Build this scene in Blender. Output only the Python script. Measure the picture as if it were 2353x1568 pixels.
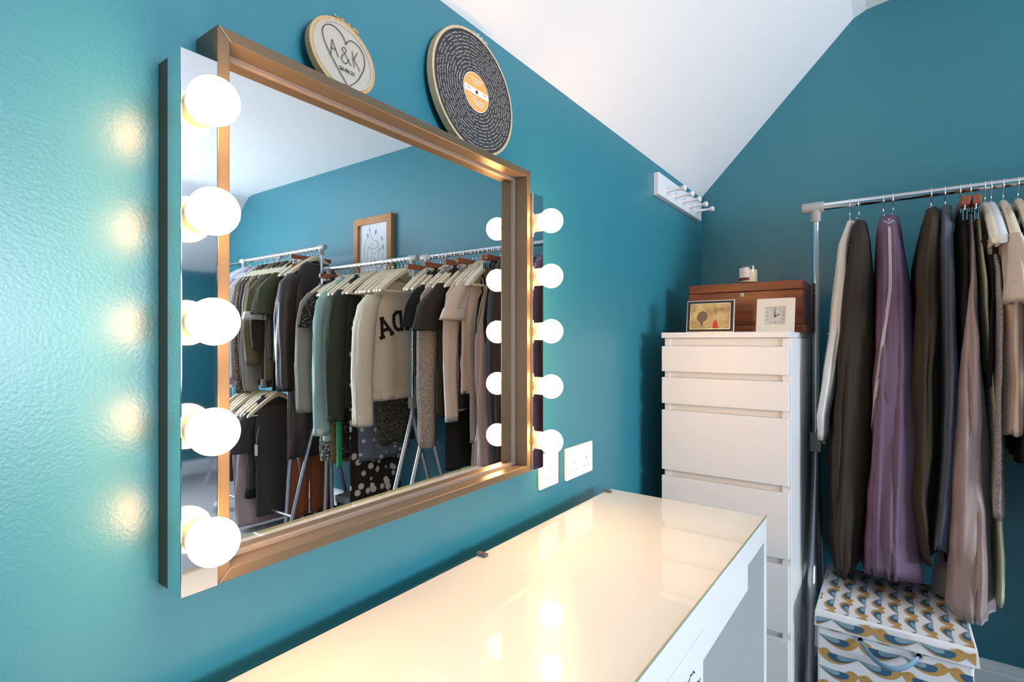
import bpy, math, random
from mathutils import Vector, noise, Matrix
from mathutils.bvhtree import BVHTree
for o in list(bpy.data.objects): bpy.data.objects.remove(o)
SC = bpy.context.scene
COL = SC.collection
random.seed(7)

# ------------------------------------------------------------------ camera
FPX = 1214.0; YAW = math.atan2(869, FPX); SN, CS = math.sin(YAW), math.cos(YAW)
CZ = 1.235                                   # eye height; the camera stands at x = y = 0
cam = bpy.data.cameras.new('camera'); cam.sensor_width = 36.0; cam.lens = 36.0 * FPX / 2353.0
cam.clip_start = 0.02
co = bpy.data.objects.new('camera', cam); COL.objects.link(co)
co.location = (0, 0, CZ); co.rotation_euler = (math.pi / 2, 0, YAW)
SC.camera = co

# ------------------------------------------------------------------ light and exposure
SC.view_settings.view_transform = 'Standard'; SC.view_settings.look = 'None'
SC.view_settings.gamma = 1.0; SC.view_settings.use_curve_mapping = False
SC.view_settings.exposure = 0.0
W = bpy.data.worlds.new('sky'); SC.world = W; W.use_nodes = True
W.node_tree.nodes['Background'].inputs[0].default_value = (.74, .86, 1, 1)
W.node_tree.nodes['Background'].inputs[1].default_value = 4.0
def daylight(name, loc, rot, sx, sy, power, col):
    l = bpy.data.lights.new(name, 'AREA'); l.shape = 'RECTANGLE'; l.size = sx; l.size_y = sy
    l.energy = power; l.color = col
    o = bpy.data.objects.new(name, l); COL.objects.link(o); o.location = loc; o.rotation_euler = rot
    return o
daylight('window_daylight', (4.03, .45, 1.34), (0, math.radians(90), 0), .98, 2.0, 200, (.80, .89, 1.0))
BULB = 62.0

# ------------------------------------------------------------------ helpers
def ray(u, v):
    t = (u - 1176.5) / FPX
    return Vector((-SN + t * CS, CS + t * SN, -(v - 784) / FPX))
def at_x(u, v, x): r = ray(u, v); return r * (x / r.x) + Vector((0, 0, CZ))
def at_y(u, v, y): r = ray(u, v); return r * (y / r.y) + Vector((0, 0, CZ))

class MB:
    def __init__(s): s.v = []; s.f = []; s.m = []; s.k = 0
    def face(s, idx): s.f.append(tuple(idx)); s.m.append(s.k)
    def box(s, a, b):
        i = len(s.v)
        (x0, y0, z0), (x1, y1, z1) = a, b
        s.v += [(x0,y0,z0),(x1,y0,z0),(x1,y1,z0),(x0,y1,z0),(x0,y0,z1),(x1,y0,z1),(x1,y1,z1),(x0,y1,z1)]
        for q in ((0,3,2,1),(4,5,6,7),(0,1,5,4),(1,2,6,5),(2,3,7,6),(3,0,4,7)): s.face([i + j for j in q])
        return s
    def loft(s, rings, cap0=True, cap1=True, closed=True):
        i = len(s.v); n = len(rings[0])
        for r in rings: s.v += [tuple(p) for p in r]
        for a in range(len(rings) - 1):
            for b in range(n if closed else n - 1):
                c = (b + 1) % n
                s.face((i + a*n + b, i + a*n + c, i + (a+1)*n + c, i + (a+1)*n + b))
        if cap0: s.face([i + b for b in range(n)][::-1])
        if cap1: s.face([i + (len(rings)-1)*n + b for b in range(n)])
        return s
    def tube(s, path, r, n=10, caps=True):
        P = [Vector(p) for p in path]; rings = []
        R = r if isinstance(r, (list, tuple)) else [r] * len(P)
        up = None
        for k, p in enumerate(P):
            d = (P[min(k+1, len(P)-1)] - P[max(k-1, 0)]).normalized()
            if up is None:
                up = Vector((0, 0, 1)) if abs(d.z) < .9 else Vector((1, 0, 0))
            a = d.cross(up).normalized(); b = a.cross(d).normalized(); up = b
            rings.append([p + (a * math.cos(2*math.pi*q/n) + b * math.sin(2*math.pi*q/n)) * R[k] for q in range(n)])
        return s.loft(rings, caps, caps)
    def lathe(s, prof, c=(0,0,0), n=32, axis='z', caps=True):
        rings = []
        for r, h in prof:
            ring = []
            for q in range(n):
                a = 2*math.pi*q/n; ca, sa = r*math.cos(a), r*math.sin(a)
                if axis == 'z': ring.append((c[0]+ca, c[1]+sa, c[2]+h))
                elif axis == 'x': ring.append((c[0]+h, c[1]+ca, c[2]+sa))
                else: ring.append((c[0]+sa, c[1]+h, c[2]+ca))
            rings.append(ring)
        return s.loft(rings, caps, caps)
    def poly(s, pts):
        i = len(s.v); s.v += [tuple(p) for p in pts]; s.face(range(i, i + len(pts))); return s
    def prism(s, lo, hi):                      # two matching outlines
        return s.loft([lo, hi], True, True)
    def ribbon(s, pts, w, nrm):
        P = [Vector(p) for p in pts]; N = Vector(nrm); i = len(s.v)
        for k, p in enumerate(P):
            d = (P[min(k+1, len(P)-1)] - P[max(k-1, 0)])
            if d.length < 1e-9: d = Vector((0, 1, 0))
            a = N.cross(d.normalized()) * (w/2)
            s.v += [tuple(p + a), tuple(p - a)]
        for k in range(len(P) - 1): s.face((i+2*k, i+2*k+1, i+2*k+3, i+2*k+2))
        return s
    def build(s, name, mat, parent=None, smooth=False, bevel=0.0, seg=2, local=False, sharp=None):
        me = bpy.data.meshes.new(name)
        off = Vector((0, 0, 0))
        if parent is not None and not local: off = wloc(parent)
        me.from_pydata([tuple(Vector(p) - off) for p in s.v], [], s.f)
        for m in (mat if isinstance(mat, (list, tuple)) else [mat]): me.materials.append(m)
        if isinstance(mat, (list, tuple)):
            for p, k in zip(me.polygons, s.m): p.material_index = k
        if smooth:
            for p in me.polygons: p.use_smooth = True
            if sharp: me.set_sharp_from_angle(angle=math.radians(sharp))
        me.update()
        o = bpy.data.objects.new(name, me); COL.objects.link(o)
        if parent is not None: o.parent = parent
        if bevel:
            b = o.modifiers.new('bevel', 'BEVEL'); b.width = bevel; b.segments = seg; b.limit_method = 'ANGLE'
        return o
def wloc(o):
    p = Vector((0, 0, 0))
    while o is not None: p = p + Vector(o.location); o = o.parent
    return p
def tag(o, label, cat, group=None):
    o['label'] = label; o['category'] = cat
    if group: o['group'] = group
    return o
def thing(name, label, cat, loc=(0,0,0), rot=(0,0,0), group=None):
    o = bpy.data.objects.new(name, None); COL.objects.link(o); o.location = loc; o.rotation_euler = rot
    o.empty_display_size = .05
    return tag(o, label, cat, group)
def struct(o): o['kind'] = 'structure'; return o
def copy_tree(o, parent=None):
    c = o.copy(); COL.objects.link(c); c.parent = parent
    for ch in list(o.children): copy_tree(ch, c)
    return c

# ------------------------------------------------------------------ materials
def mat(name, col, rough=.5, metal=0., spec=.5, **kw):
    m = bpy.data.materials.new(name); m.use_nodes = True
    b = m.node_tree.nodes['Principled BSDF']
    b.inputs['Base Color'].default_value = (*col, 1); b.inputs['Roughness'].default_value = rough
    b.inputs['Metallic'].default_value = metal; b.inputs['Specular IOR Level'].default_value = spec
    for k, v in kw.items(): b.inputs[k.replace('_', ' ')].default_value = v
    return m
def nodes(m): return m.node_tree.nodes, m.node_tree.links, m.node_tree.nodes['Principled BSDF']
def add_bump(m, scale, strength, dist=.002, detail=2.0, stretch=None):
    N, L, b = nodes(m)
    tc = N.new('ShaderNodeTexCoord'); nz = N.new('ShaderNodeTexNoise'); bp = N.new('ShaderNodeBump')
    nz.inputs['Scale'].default_value = scale; nz.inputs['Detail'].default_value = detail
    bp.inputs['Strength'].default_value = strength; bp.inputs['Distance'].default_value = dist
    if stretch:
        mp = N.new('ShaderNodeMapping'); mp.inputs['Scale'].default_value = stretch
        L.new(tc.outputs['Object'], mp.inputs[0]); L.new(mp.outputs[0], nz.inputs['Vector'])
    else: L.new(tc.outputs['Object'], nz.inputs['Vector'])
    L.new(nz.outputs['Fac'], bp.inputs['Height']); L.new(bp.outputs[0], b.inputs['Normal'])
    return m
def add_mix(m, col2, scale, lo=.4, hi=.6, stretch=None, detail=3.0, tex='noise', invert=False):
    N, L, b = nodes(m)
    tc = N.new('ShaderNodeTexCoord'); mp = N.new('ShaderNodeMapping')
    if stretch: mp.inputs['Scale'].default_value = stretch
    L.new(tc.outputs['Object'], mp.inputs[0])
    if tex == 'noise':
        t = N.new('ShaderNodeTexNoise'); t.inputs['Detail'].default_value = detail; out = t.outputs['Fac']
    else:
        t = N.new('ShaderNodeTexVoronoi'); out = t.outputs['Distance']
    t.inputs['Scale'].default_value = scale
    L.new(mp.outputs[0], t.inputs['Vector'])
    mr = N.new('ShaderNodeMapRange'); mr.inputs[1].default_value = lo; mr.inputs[2].default_value = hi
    L.new(out, mr.inputs[0])
    mx = N.new('ShaderNodeMix'); mx.data_type = 'RGBA'
    src = b.inputs['Base Color'].links
    if src: L.new(src[0].from_socket, mx.inputs[6])
    else: mx.inputs[6].default_value = b.inputs['Base Color'].default_value
    mx.inputs[7].default_value = (*col2, 1)
    L.new(mr.outputs[0], mx.inputs[0]); L.new(mx.outputs[2], b.inputs['Base Color'])
    return m
def clear_glass(name, tint=(1, 1, 1), rough=.02):
    m = bpy.data.materials.new(name); m.use_nodes = True
    N, L = m.node_tree.nodes, m.node_tree.links
    N.remove(N['Principled BSDF']); out = N['Material Output']
    tr = N.new('ShaderNodeBsdfTransparent'); tr.inputs[0].default_value = (*tint, 1)
    gl = N.new('ShaderNodeBsdfGlossy'); gl.inputs['Roughness'].default_value = rough
    fr = N.new('ShaderNodeFresnel'); fr.inputs[0].default_value = 1.5
    mx = N.new('ShaderNodeMixShader')
    ge = N.new('ShaderNodeNewGeometry'); inv = N.new('ShaderNodeMath'); inv.operation = 'SUBTRACT'; inv.inputs[0].default_value = 1
    ml = N.new('ShaderNodeMath'); ml.operation = 'MULTIPLY'
    L.new(ge.outputs['Backfacing'], inv.inputs[1]); L.new(inv.outputs[0], ml.inputs[0]); L.new(fr.outputs[0], ml.inputs[1])
    L.new(ml.outputs[0], mx.inputs[0]); L.new(tr.outputs[0], mx.inputs[1]); L.new(gl.outputs[0], mx.inputs[2])
    L.new(mx.outputs[0], out.inputs[0])
    return m
M = {}
M['teal'] = add_bump(mat('teal satin wall paint', (.030, .205, .262), .34, spec=.72), 260, .16, .0015)
M['ceil'] = add_bump(mat('white ceiling paint', (.84, .83, .83), .8), 120, .05)
M['carpet'] = add_bump(add_mix(mat('grey carpet', (.23, .225, .235), .95), (.33, .32, .33), 60, .3, .7), 500, .5, .004)
M['skirt'] = mat('white gloss skirting', (.83, .84, .85), .3)
M['white'] = mat('white lacquer', (.86, .86, .86), .28)
M['chestw'] = mat('white foil', (.82, .81, .80), .36)
M['chestin'] = mat('white foil recess', (.82, .81, .78), .45)
M['frame'] = add_bump(add_mix(mat('brown bronze frame foil', (.150, .118, .074), .36, metal=.35), (.12, .092, .058), 8, .3, .7, (1, .1, 1)), 90, .05)
M['lip'] = mat('grey brown inner lip', (.20, .175, .155), .4)
M['mirror'] = mat('mirror silver', (.93, .95, .95), .0, metal=1.)
M['chrome'] = mat('polished chrome', (.86, .86, .88), .04, metal=1.)
M['steel'] = mat('chromed steel tube', (.80, .80, .82), .14, metal=1.)
M['greytube'] = mat('silver lacquered tube', (.50, .51, .54), .3, metal=.85)
M['backplate'] = mat('dark bronze backplate', (.11, .07, .04), .4, metal=.3)
M['holder'] = mat('cream lamp holder', (.8, .68, .45), .3)
M['greyplastic'] = mat('grey plastic', (.42, .41, .40), .45)
M['clipgrey'] = mat('dull clip', (.12, .12, .11), .5)
M['brassy'] = mat('greyish clamp plastic', (.36, .33, .29), .4)
M['plastic'] = mat('white socket plastic', (.88, .87, .86), .25)
M['black'] = mat('black', (.012, .012, .012), .5)
M['pegw'] = add_bump(mat('white painted wood', (.80, .80, .82), .4), 60, .1)
M['mahog'] = add_bump(add_mix(mat('mahogany', (.27, .062, .016), .32), (.15, .030, .008), 5, .35, .65, (1.2, 3, 9)), 60, .06)
M['brassw'] = mat('pale escutcheon', (.82, .74, .52), .25, metal=.6)
M['hoopw'] = add_mix(mat('beech hoop', (.62, .40, .19), .45), (.52, .31, .13), 20, .3, .7, (1, 8, 1))
M['hoopp'] = add_mix(mat('pale hoop', (.66, .52, .32), .45), (.56, .42, .23), 20, .3, .7, (1, 8, 1))
M['calico'] = add_bump(mat('natural calico', (.53, .46, .385), .9), 900, .3, .001)
M['thread'] = mat('dark thread', (.035, .028, .025), .8)
M['disc'] = add_bump(mat('charcoal cloth', (.045, .040, .038), .85), 700, .3, .001)
M['wthread'] = mat('white thread', (.82, .80, .78), .8)
M['orange'] = mat('orange felt', (.85, .40, .10), .8)
M['labelw'] = mat('white label', (.85, .82, .80), .6)
M['brassscrew'] = mat('brass screw', (.55, .40, .18), .3, metal=.9)
M['wax'] = mat('cream wax', (.78, .66, .42), .5)
M['maroon'] = mat('maroon print', (.16, .02, .02), .5)
M['greyink'] = mat('grey ink', (.45, .43, .42), .7)
M['silver'] = mat('silver edge', (.75, .74, .70), .25, metal=.8)
M['clockw'] = mat('cream clock frame', (.76, .70, .60), .4)
M['clockface'] = mat('pale dial', (.62, .61, .58), .4)
M['clockink'] = mat('dial grey', (.22, .21, .20), .5)
M['oak'] = add_mix(mat('light oak frame', (.50, .24, .075), .45), (.40, .175, .05), 10, .35, .65, (1, 1, .2))
M['paper'] = mat('white paper', (.80, .80, .82), .8)
M['pencil'] = mat('grey pencil', (.34, .34, .36), .8)
M['bluepen'] = mat('blue wash', (.13, .27, .42), .8)
M['glass'] = clear_glass('clear glass')
M['deskglass'] = clear_glass('desk glass', (.985, 1, .99), .015)
M['glassedge'] = mat('green glass edge', (.34, .36, .24), .2)
M['canvasbox'] = add_bump(mat('white canvas', (.78, .78, .80), .85), 600, .2, .001)
M['ochre'] = mat('ochre print', (.52, .30, .085), .85)
M['birdblue'] = mat('deep blue print', (.040, .115, .20), .85)
M['birdnavy'] = mat('dark blue print', (.030, .055, .095), .85)
M['birdpale'] = mat('pale blue print', (.22, .36, .42), .85)
M['ribbon'] = mat('blue ribbon', (.22, .38, .52), .6)
M['cream'] = add_mix(mat('cream wooden hanger', (.80, .70, .52), .4), (.74, .62, .43), 14, .3, .7, (1, .3, 2))
M['honey'] = add_mix(mat('honey wooden hanger', (.68, .37, .11), .4), (.56, .28, .08), 14, .3, .7, (1, .3, 2))
M['redwood'] = add_mix(mat('red brown wooden bar', (.30, .095, .040), .35), (.22, .06, .025), 14, .3, .7, (1, .3, 2))
M['whiteplast'] = mat('white plastic hanger', (.83, .84, .86), .3)
M['tagw'] = mat('white card tag', (.85, .83, .80), .7)

def fabric(name, col, rough=.9, weave=700, bump=.25, **kw):
    m = mat('fabric ' + name, col, rough, spec=.25 if rough > .6 else .5, **kw)
    return add_bump(m, weave, bump, .0015)
def speckle(m, col2, scale, lo, hi, **k): return add_mix(m, col2, scale, lo, hi, **k)

# ------------------------------------------------------------------ the room
XW, XR, YBK, YFR = -.703, 4.0, 2.47, -1.95
KNEE, TOP = CZ + .655, CZ + 1.297
struct(MB().box((XW-.1, YFR-.1, -.1), (XR+.1, YBK+.1, 0)).build('floor', M['carpet']))
struct(MB().box((XW-.08, YFR, 0), (XW, YBK, KNEE+.02)).build('wall_left', M['teal']))
struct(MB().box((XW-.08, YBK, 0), (XR+.08, YBK+.08, TOP+.1)).build('wall_back', M['teal']))
struct(MB().box((XW-.08, YFR-.08, 0), (XR+.08, YFR, TOP+.1)).build('wall_front', M['teal']))
wy0, wy1, wz0, wz1 = -.55, 1.45, .85, 1.83
wf = MB()
wf.box((XR, YFR, 0), (XR+.08, wy0, KNEE+.02)); wf.box((XR, wy1, 0), (XR+.08, YBK, KNEE+.02))
wf.box((XR, wy0, 0), (XR+.08, wy1, wz0)); wf.box((XR, wy0, wz1), (XR+.08, wy1, KNEE+.02))
struct(wf.build('wall_right', M['teal']))
# ceiling: slope, rounded turn, flat, slope
prof = [(XW, KNEE), (-.150, CZ+1.235), (-.118, CZ+1.268), (-.075, CZ+1.288), (-.01, TOP), (3.22, TOP), (3.29, CZ+1.285), (3.34, CZ+1.25), (XR, KNEE)]
cm = MB()
lo = [(x, YFR-.08, z) for x, z in prof]; up_ = [(x, YFR-.08, TOP+.12) for x, z in prof][::-1]
a = lo + up_; b = [(x, YBK+.08, z) for x, y, z in a]
n = len(a)
cm.v = a + b
for i in range(n): cm.face((i, (i+1) % n, n + (i+1) % n, n + i))
for i in range(len(prof)-1):
    cm.face((i, i+1, n-2-i, n-1-i)); cm.face((n+i, n+n-1-i, n+n-2-i, n+i+1))
struct(cm.build('ceiling', M['ceil']))
def skirting(name, a, b, nrm):
    a, b, nr = Vector(a), Vector(b), Vector(nrm)
    pf = [(0, 0), (.018, 0), (.018, .085), (.013, .092), (.013, .10), (.008, .106), (.006, .118), (0, .122)]
    m = MB(); m.loft([[a + nr*d + Vector((0,0,h)) for d, h in pf], [b + nr*d + Vector((0,0,h)) for d, h in pf]])
    struct(m.build(name, M['skirt']))
skirting('baseboard_back', (XW, YBK, 0), (XR, YBK, 0), (0, -1, 0))
skirting('baseboard_left', (XW, YFR, 0), (XW, YBK-.019, 0), (1, 0, 0))
skirting('baseboard_right', (XR, YFR, 0), (XR, YBK-.019, 0), (-1, 0, 0))
wn = bpy.data.objects.new('window_1', None); COL.objects.link(wn); wn.location = (XR, (wy0+wy1)/2, wz0); struct(wn)
fr = MB()
for q in (wy0, (wy0+wy1)/2-.025, wy1-.05): fr.box((XR-.005, q, wz0), (XR+.02, q+.05, wz1))
fr.box((XR-.005, wy0, wz0), (XR+.02, wy1, wz0+.05)); fr.box((XR-.005, wy0, wz1-.05), (XR+.02, wy1, wz1))
fr.build('window_frame', M['skirt'], wn)
MB().box((XR-.12, wy0-.05, wz0-.035), (XR, wy1+.05, wz0-.003)).build('window_sill', M['skirt'], wn)

# ------------------------------------------------------------------ mirror with deep frame
FY0, FY1, FZ0, FZ1 = .306, .977, CZ-.289, CZ+.376
FXF, FXM, FT = -.648, -.684, .0145
t = thing('wall_mirror', 'square wall mirror in a deep bronze brown frame between two bulb strips', 'mirror', (XW, (FY0+FY1)/2, FZ0))
def rail_prism(name, p):                                   # mitred frame member; p = outer and inner end points in y, z
    (a, b, c, d) = p
    m = MB(); m.prism([(XW+.001, y, z) for y, z in p], [(FXF, y, z) for y, z in p])
    return m.build(name, M['frame'], t, bevel=.0012, seg=2)
O = [(FY0, FZ0), (FY1, FZ0), (FY1, FZ1), (FY0, FZ1)]
I = [(FY0+FT, FZ0+FT), (FY1-FT, FZ0+FT), (FY1-FT, FZ1-FT), (FY0+FT, FZ1-FT)]
for k, nm in enumerate(('bottom_rail', 'side_rail', 'top_rail', 'side_rail')):
    j = (k+1) % 4; rail_prism(nm, [O[k], O[j], I[j], I[k]])
MB().box((FXM-.004, FY0+FT-.002, FZ0+FT-.002), (FXM, FY1-FT+.002, FZ1-FT+.002)).build('mirror_glass', M['mirror'], t)

LI = [(y + (.005 if y < .6 else -.005), z + (.005 if z < CZ else -.005)) for y, z in I]
for k in range(4):
    j = (k+1) % 4; p = [I[k], I[j], LI[j], LI[k]]
    MB().prism([(FXM, y, z) for y, z in p], [(FXM+.004, y, z) for y, z in p]).build('inner_lip', M['lip'], t)

# ------------------------------------------------------------------ the two bulb strips
EM = bpy.data.materials.new('warm bulb glow'); EM.use_nodes = True
_n = EM.node_tree.nodes; _n.remove(_n['Principled BSDF']); _e = _n.new('ShaderNodeEmission')
_e.inputs[0].default_value = (1, .50, .185, 1); _e.inputs[1].default_value = BULB
EM.node_tree.links.new(_e.outputs[0], _n['Material Output'].inputs[0])
def strip(y0, y1, label):
    z0, z1 = CZ-.288, CZ+.329; yc = (y0+y1)/2
    t = thing('bulb_strip', label, 'wall light', (XW, yc, z0))
    MB().box((XW+.0005, y0+.001, z0+.001), (XW+.026, y1-.001, z1-.001)).build('backplate', M['backplate'], t, bevel=.001)
    MB().box((XW+.026, y0, z0), (-.643, y1, z1)).build('chrome_cover', M['chrome'], t, bevel=.0015, seg=3)
    for k in range(5):
        z = CZ + .266 - k*.1222
        MB().lathe([(.0195, 0), (.0195, .008), (.0165, .011)], (-.643, yc, z), 28, 'x').build('lamp_holder', M['holder'], t, smooth=True, sharp=40)
        pr = [(.0135, 0), (.0145, .004)]
        c, r = .0255, .0264
        for q in range(0, 19):
            a = math.radians(150 - q*150/18.0)
            pr.append((max(r*math.sin(a), .0002), c + r*math.cos(a)))
        MB().lathe(pr, (-.643+.008, yc, z), 32, 'x').build('bulb', EM, t, smooth=True)
    return t
strip(.2635, .3045, 'chrome strip of five lit globe bulbs on the mirror side away from the sockets')
strip(.9785, 1.0215, 'chrome strip of five lit globe bulbs on the mirror side by the wall sockets')

# ------------------------------------------------------------------ embroidery hoops on the frame
def hoop(name, label, y, r, th, ringmat, facemat, lean):
    # local: +x faces the room, origin at the foot of the ring on the frame's top
    t = thing(name, label, 'embroidery hoop', (-.668 if r < .1 else -.672, y, FZ1+.0005), (0, -math.radians(lean), 0))
    n = 64
    m = MB(); rings = []
    for (rr, x) in ((r, 0), (r, th), (r-.0055, th), (r-.0055, 0)):
        rings.append([(x-th, rr*math.cos(2*math.pi*q/n), r + rr*math.sin(2*math.pi*q/n)) for q in range(n)])
    m.loft(rings + [rings[0]], False, False)
    m.build('outer_ring', ringmat, t, smooth=True, sharp=40, local=True)
    m = MB(); rings = []
    for (rr, x) in ((r-.0058, 0), (r-.0058, th+.0005), (r-.0085, th+.0005), (r-.0085, 0)):
        rings.append([(x-th, rr*math.cos(2*math.pi*q/n), r + rr*math.sin(2*math.pi*q/n)) for q in range(n)])
    m.loft(rings + [rings[0]], False, False)
    m.build('inner_ring', facemat, t, smooth=True, sharp=40, local=True)
    m = MB(); m.lathe([(r-.0083, -.004), (r-.0083, -.001)], (0, 0, r), n, 'x'); m.build('stretched_cloth', facemat, t, local=True)
    return t
def clasp(t, r, mt):
    m = MB(); a = math.radians(78); c = Vector((-.006, r*math.cos(a), r + r*math.sin(a)))
    tn = Vector((0, math.sin(a), -math.cos(a))); nr = Vector((0, math.cos(a), math.sin(a)))
    for s in (-1, 1):
        m.tube([c + tn*s*.006 + nr*-.002, c + tn*s*.006 + nr*.009], .0035, 8)
    m.build('clasp_post', mt, t, local=True, smooth=True, sharp=40)
    m = MB(); m.tube([c - tn*.022 + nr*.006, c + tn*.02 + nr*.006], .0016, 8)
    m.tube([c + tn*.012 + nr*.006, c + tn*.024 + nr*.006], .0038, 10)
    m.build('clasp_screw', mt, t, local=True, smooth=True, sharp=40)
def smooth_path(P, k=6):
    out = []
    for i in range(len(P)-1):
        p0, p1, p2, p3 = P[max(i-1,0)], P[i], P[i+1], P[min(i+2, len(P)-1)]
        for j in range(k):
            s_ = j/k
            out.append(tuple(.5*((2*p1[d]) + (-p0[d]+p2[d])*s_ + (2*p0[d]-5*p1[d]+4*p2[d]-p3[d])*s_**2 + (-p0[d]+3*p1[d]-3*p2[d]+p3[d])*s_**3) for d in range(len(p1))))
    out.append(tuple(P[-1])); return out
R1 = .0590
h1 = hoop('embroidery_hoop', 'small wooden hoop of cream cloth stitched with a heart and initials', .506, R1, .011, M['hoopw'], M['calico'], 9)
clasp(h1, R1, M['brassscrew'])
def st(m, pts, w, x=.0012, k=6, r=R1):
    P = smooth_path(pts, k) if k else pts
    m.tube([(x, p[0]*.95, r + p[1]*.95) for p in P], w*.75, 6)
m = MB()
st(m, [(.006,.022),(.001,.034),(-.012,.043),(-.026,.041),(-.036,.030),(-.037,.015),(-.030,-.004),(-.018,-.024),(-.006,-.042),(.001,-.052)], .0008)
st(m, [(.006,.022),(.012,.031),(.022,.034),(.034,.029),(.041,.016),(.040,.0),(.032,-.018),(.018,-.038),(.001,-.052)], .0008)
m.build('heart_stitching', M['thread'], h1, local=True, smooth=True)
m = MB()
st(m, [(-.026,-.010),(-.021,.018)], .0007, k=0); st(m, [(-.021,.018),(-.012,-.008)], .0007, k=0); st(m, [(-.025,.003),(-.015,.002)], .0007, k=0)
st(m, [(.012,-.012),(.002,.003),(-.003,.010),(.001,.015),(.005,.010),(-.002,.001),(-.006,-.006),(-.003,-.012),(.003,-.012),(.009,-.002)], .0007)
st(m, [(.017,.016),(.018,-.012)], .0007, k=0); st(m, [(.028,.018),(.018,.001)], .0007, k=0); st(m, [(.019,.003),(.029,-.014)], .0007, k=0)
m.build('initials_stitching', M['thread'], h1, local=True, smooth=True)
def text_mesh(txt, size, name, mt, parent, M4, extr=0.0):
    c = bpy.data.curves.new(name, 'FONT'); c.body = txt; c.size = size; c.align_x = 'CENTER'; c.extrude = extr; c.resolution_u = 3
    tmp = bpy.data.objects.new('tmp', c); COL.objects.link(tmp)
    dg = bpy.context.evaluated_depsgraph_get()
    me = bpy.data.meshes.new_from_object(tmp.evaluated_get(dg)); bpy.data.objects.remove(tmp)
    me.transform(M4); me.materials.append(mt); me.name = name
    o = bpy.data.objects.new(name, me); COL.objects.link(o); o.parent = parent
    return o
def face_x(x, y, z, tilt=0):            # text upright in the y-z plane, read from +x
    return Matrix.Translation((x, y, z)) @ Matrix.Rotation(math.pi/2, 4, 'Z') @ Matrix.Rotation(math.pi/2, 4, 'X') @ Matrix.Rotation(tilt, 4, 'Z')
def face_my(x, y, z):                   # text read from -y
    return Matrix.Translation((x, y, z)) @ Matrix.Rotation(math.pi/2, 4, 'X')
text_mesh('26.06.21', .0085, 'date_stitching', M['thread'], h1, face_x(.0008, .003, R1-.026), .0003)

R2 = .1255
h2 = hoop('embroidery_hoop', 'large hoop of black cloth stitched as a vinyl record with orange centre', .825, R2, .014, M['hoopp'], M['disc'], 3.5)
clasp(h2, R2, M['silver'])
m = MB(); rnd = random.Random(3)
for k in range(11):
    rad = .0445 + k*.0068
    a = rnd.random(); end = a + 2*math.pi - .06
    while a < end:
        # one word: a run of joined loops with a few tall strokes
        L = rnd.randint(2, 6); pts = []
        step = .0021/rad
        for q in range(L*2+1):
            up = .0008*(1 if q % 2 else -1) + rnd.uniform(-.0003, .0003)
            if rnd.random() < .16: up += rnd.choice((.0022, .0018, -.0018))
            aa = a + q*step
            pts.append((.0006, -(rad+up)*math.cos(aa), R2 + (rad+up)*math.sin(aa)))
        m.ribbon(pts, .00072, (1, 0, 0))
        a += (L*2+1)*step + .0026/rad
m.build('stitched_lettering', M['wthread'], h2, local=True)
m = MB(); m.lathe([(.040, 0), (.040, .0008)], (0, 0, R2), 48, 'x'); m.build('label_border', M['wthread'], h2, local=True)
m = MB(); m.lathe([(.0385, .0002), (.0385, .0012)], (0, 0, R2), 48, 'x'); lb = m.build('centre_label', M['orange'], h2, local=True)
m = MB()
st_ = []
for q in range(13):
    y = -.0375 + .075*q/12; st_.append(y)
for s in range(12):
    y0, y1 = st_[s], st_[s+1]
    m.poly([(.0016, y0, R2-.0065), (.0016, y1, R2-.0065), (.0016, y1, R2+.0065), (.0016, y0, R2+.0065)])
m.build('label_stripe', M['labelw'], h2, local=True)
m = MB(); m.lathe([(.0036, .0006), (.0036, .0021)], (0, 0, R2), 20, 'x'); m.build('spindle_hole', M['black'], h2, local=True)
for (y0, y1, z) in ((-.022,.020,.026),(-.014,.016,.021),(-.010,.010,.0165),(-.026,.0,-.012),(-.018,.022,-.018),(-.012,.022,-.0225),(-.008,.018,-.027)):
    MB().ribbon([(.0016, y0, R2+z), (.0016, y1, R2+z)], .0016, (1,0,0)).build('label_line', M['labelw'], lb, local=True)
for (y0, y1) in ((-.033,-.018),(.019,.032)): MB().ribbon([(.0021, y0, R2+.001), (.0021, y1, R2+.001)], .002, (1,0,0)).build('stripe_word', M['greyink'], lb, local=True)

# ------------------------------------------------------------------ sockets
def socket(y0, y1, z0, z1, gangs, label):
    t = thing('wall_socket', label, 'socket', (XW, (y0+y1)/2, z0))
    MB().box((XW, y0, z0), (XW+.009, y1, z1)).build('plate', M['plastic'], t, bevel=.003, seg=3)
    w = (y1-y0)
    for g in range(gangs):
        c = (y0+y1)/2 if gangs == 1 else y0 + w*(.27 if g == 0 else .73)
        sy = c if gangs == 1 else (y0+y1)/2 + (-.012 if g == 0 else .012)
        MB().box((XW+.009, sy-.006, z1-.032), (XW+.0115, sy+.006, z1-.012)).build('switch', M['plastic'], t, bevel=.001)
        zc = z0 + .034
        for (dy, dz, a, b) in ((0, .011, .002, .004), (-.011, -.010, .0035, .0018), (.011, -.010, .0035, .0018)):
            MB().box((XW+.0085, c+dy-a, zc+dz-b), (XW+.0094, c+dy+a, zc+dz+b)).build('pin_slot', M['greyink'], t)
    return t
socket(1.218, 1.368, CZ-.372, CZ-.286, 2, 'double white wall socket above the desk')
socket(1.088, 1.176, CZ-.366, CZ-.280, 1, 'single white wall plate partly behind the lowest bulb')

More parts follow.
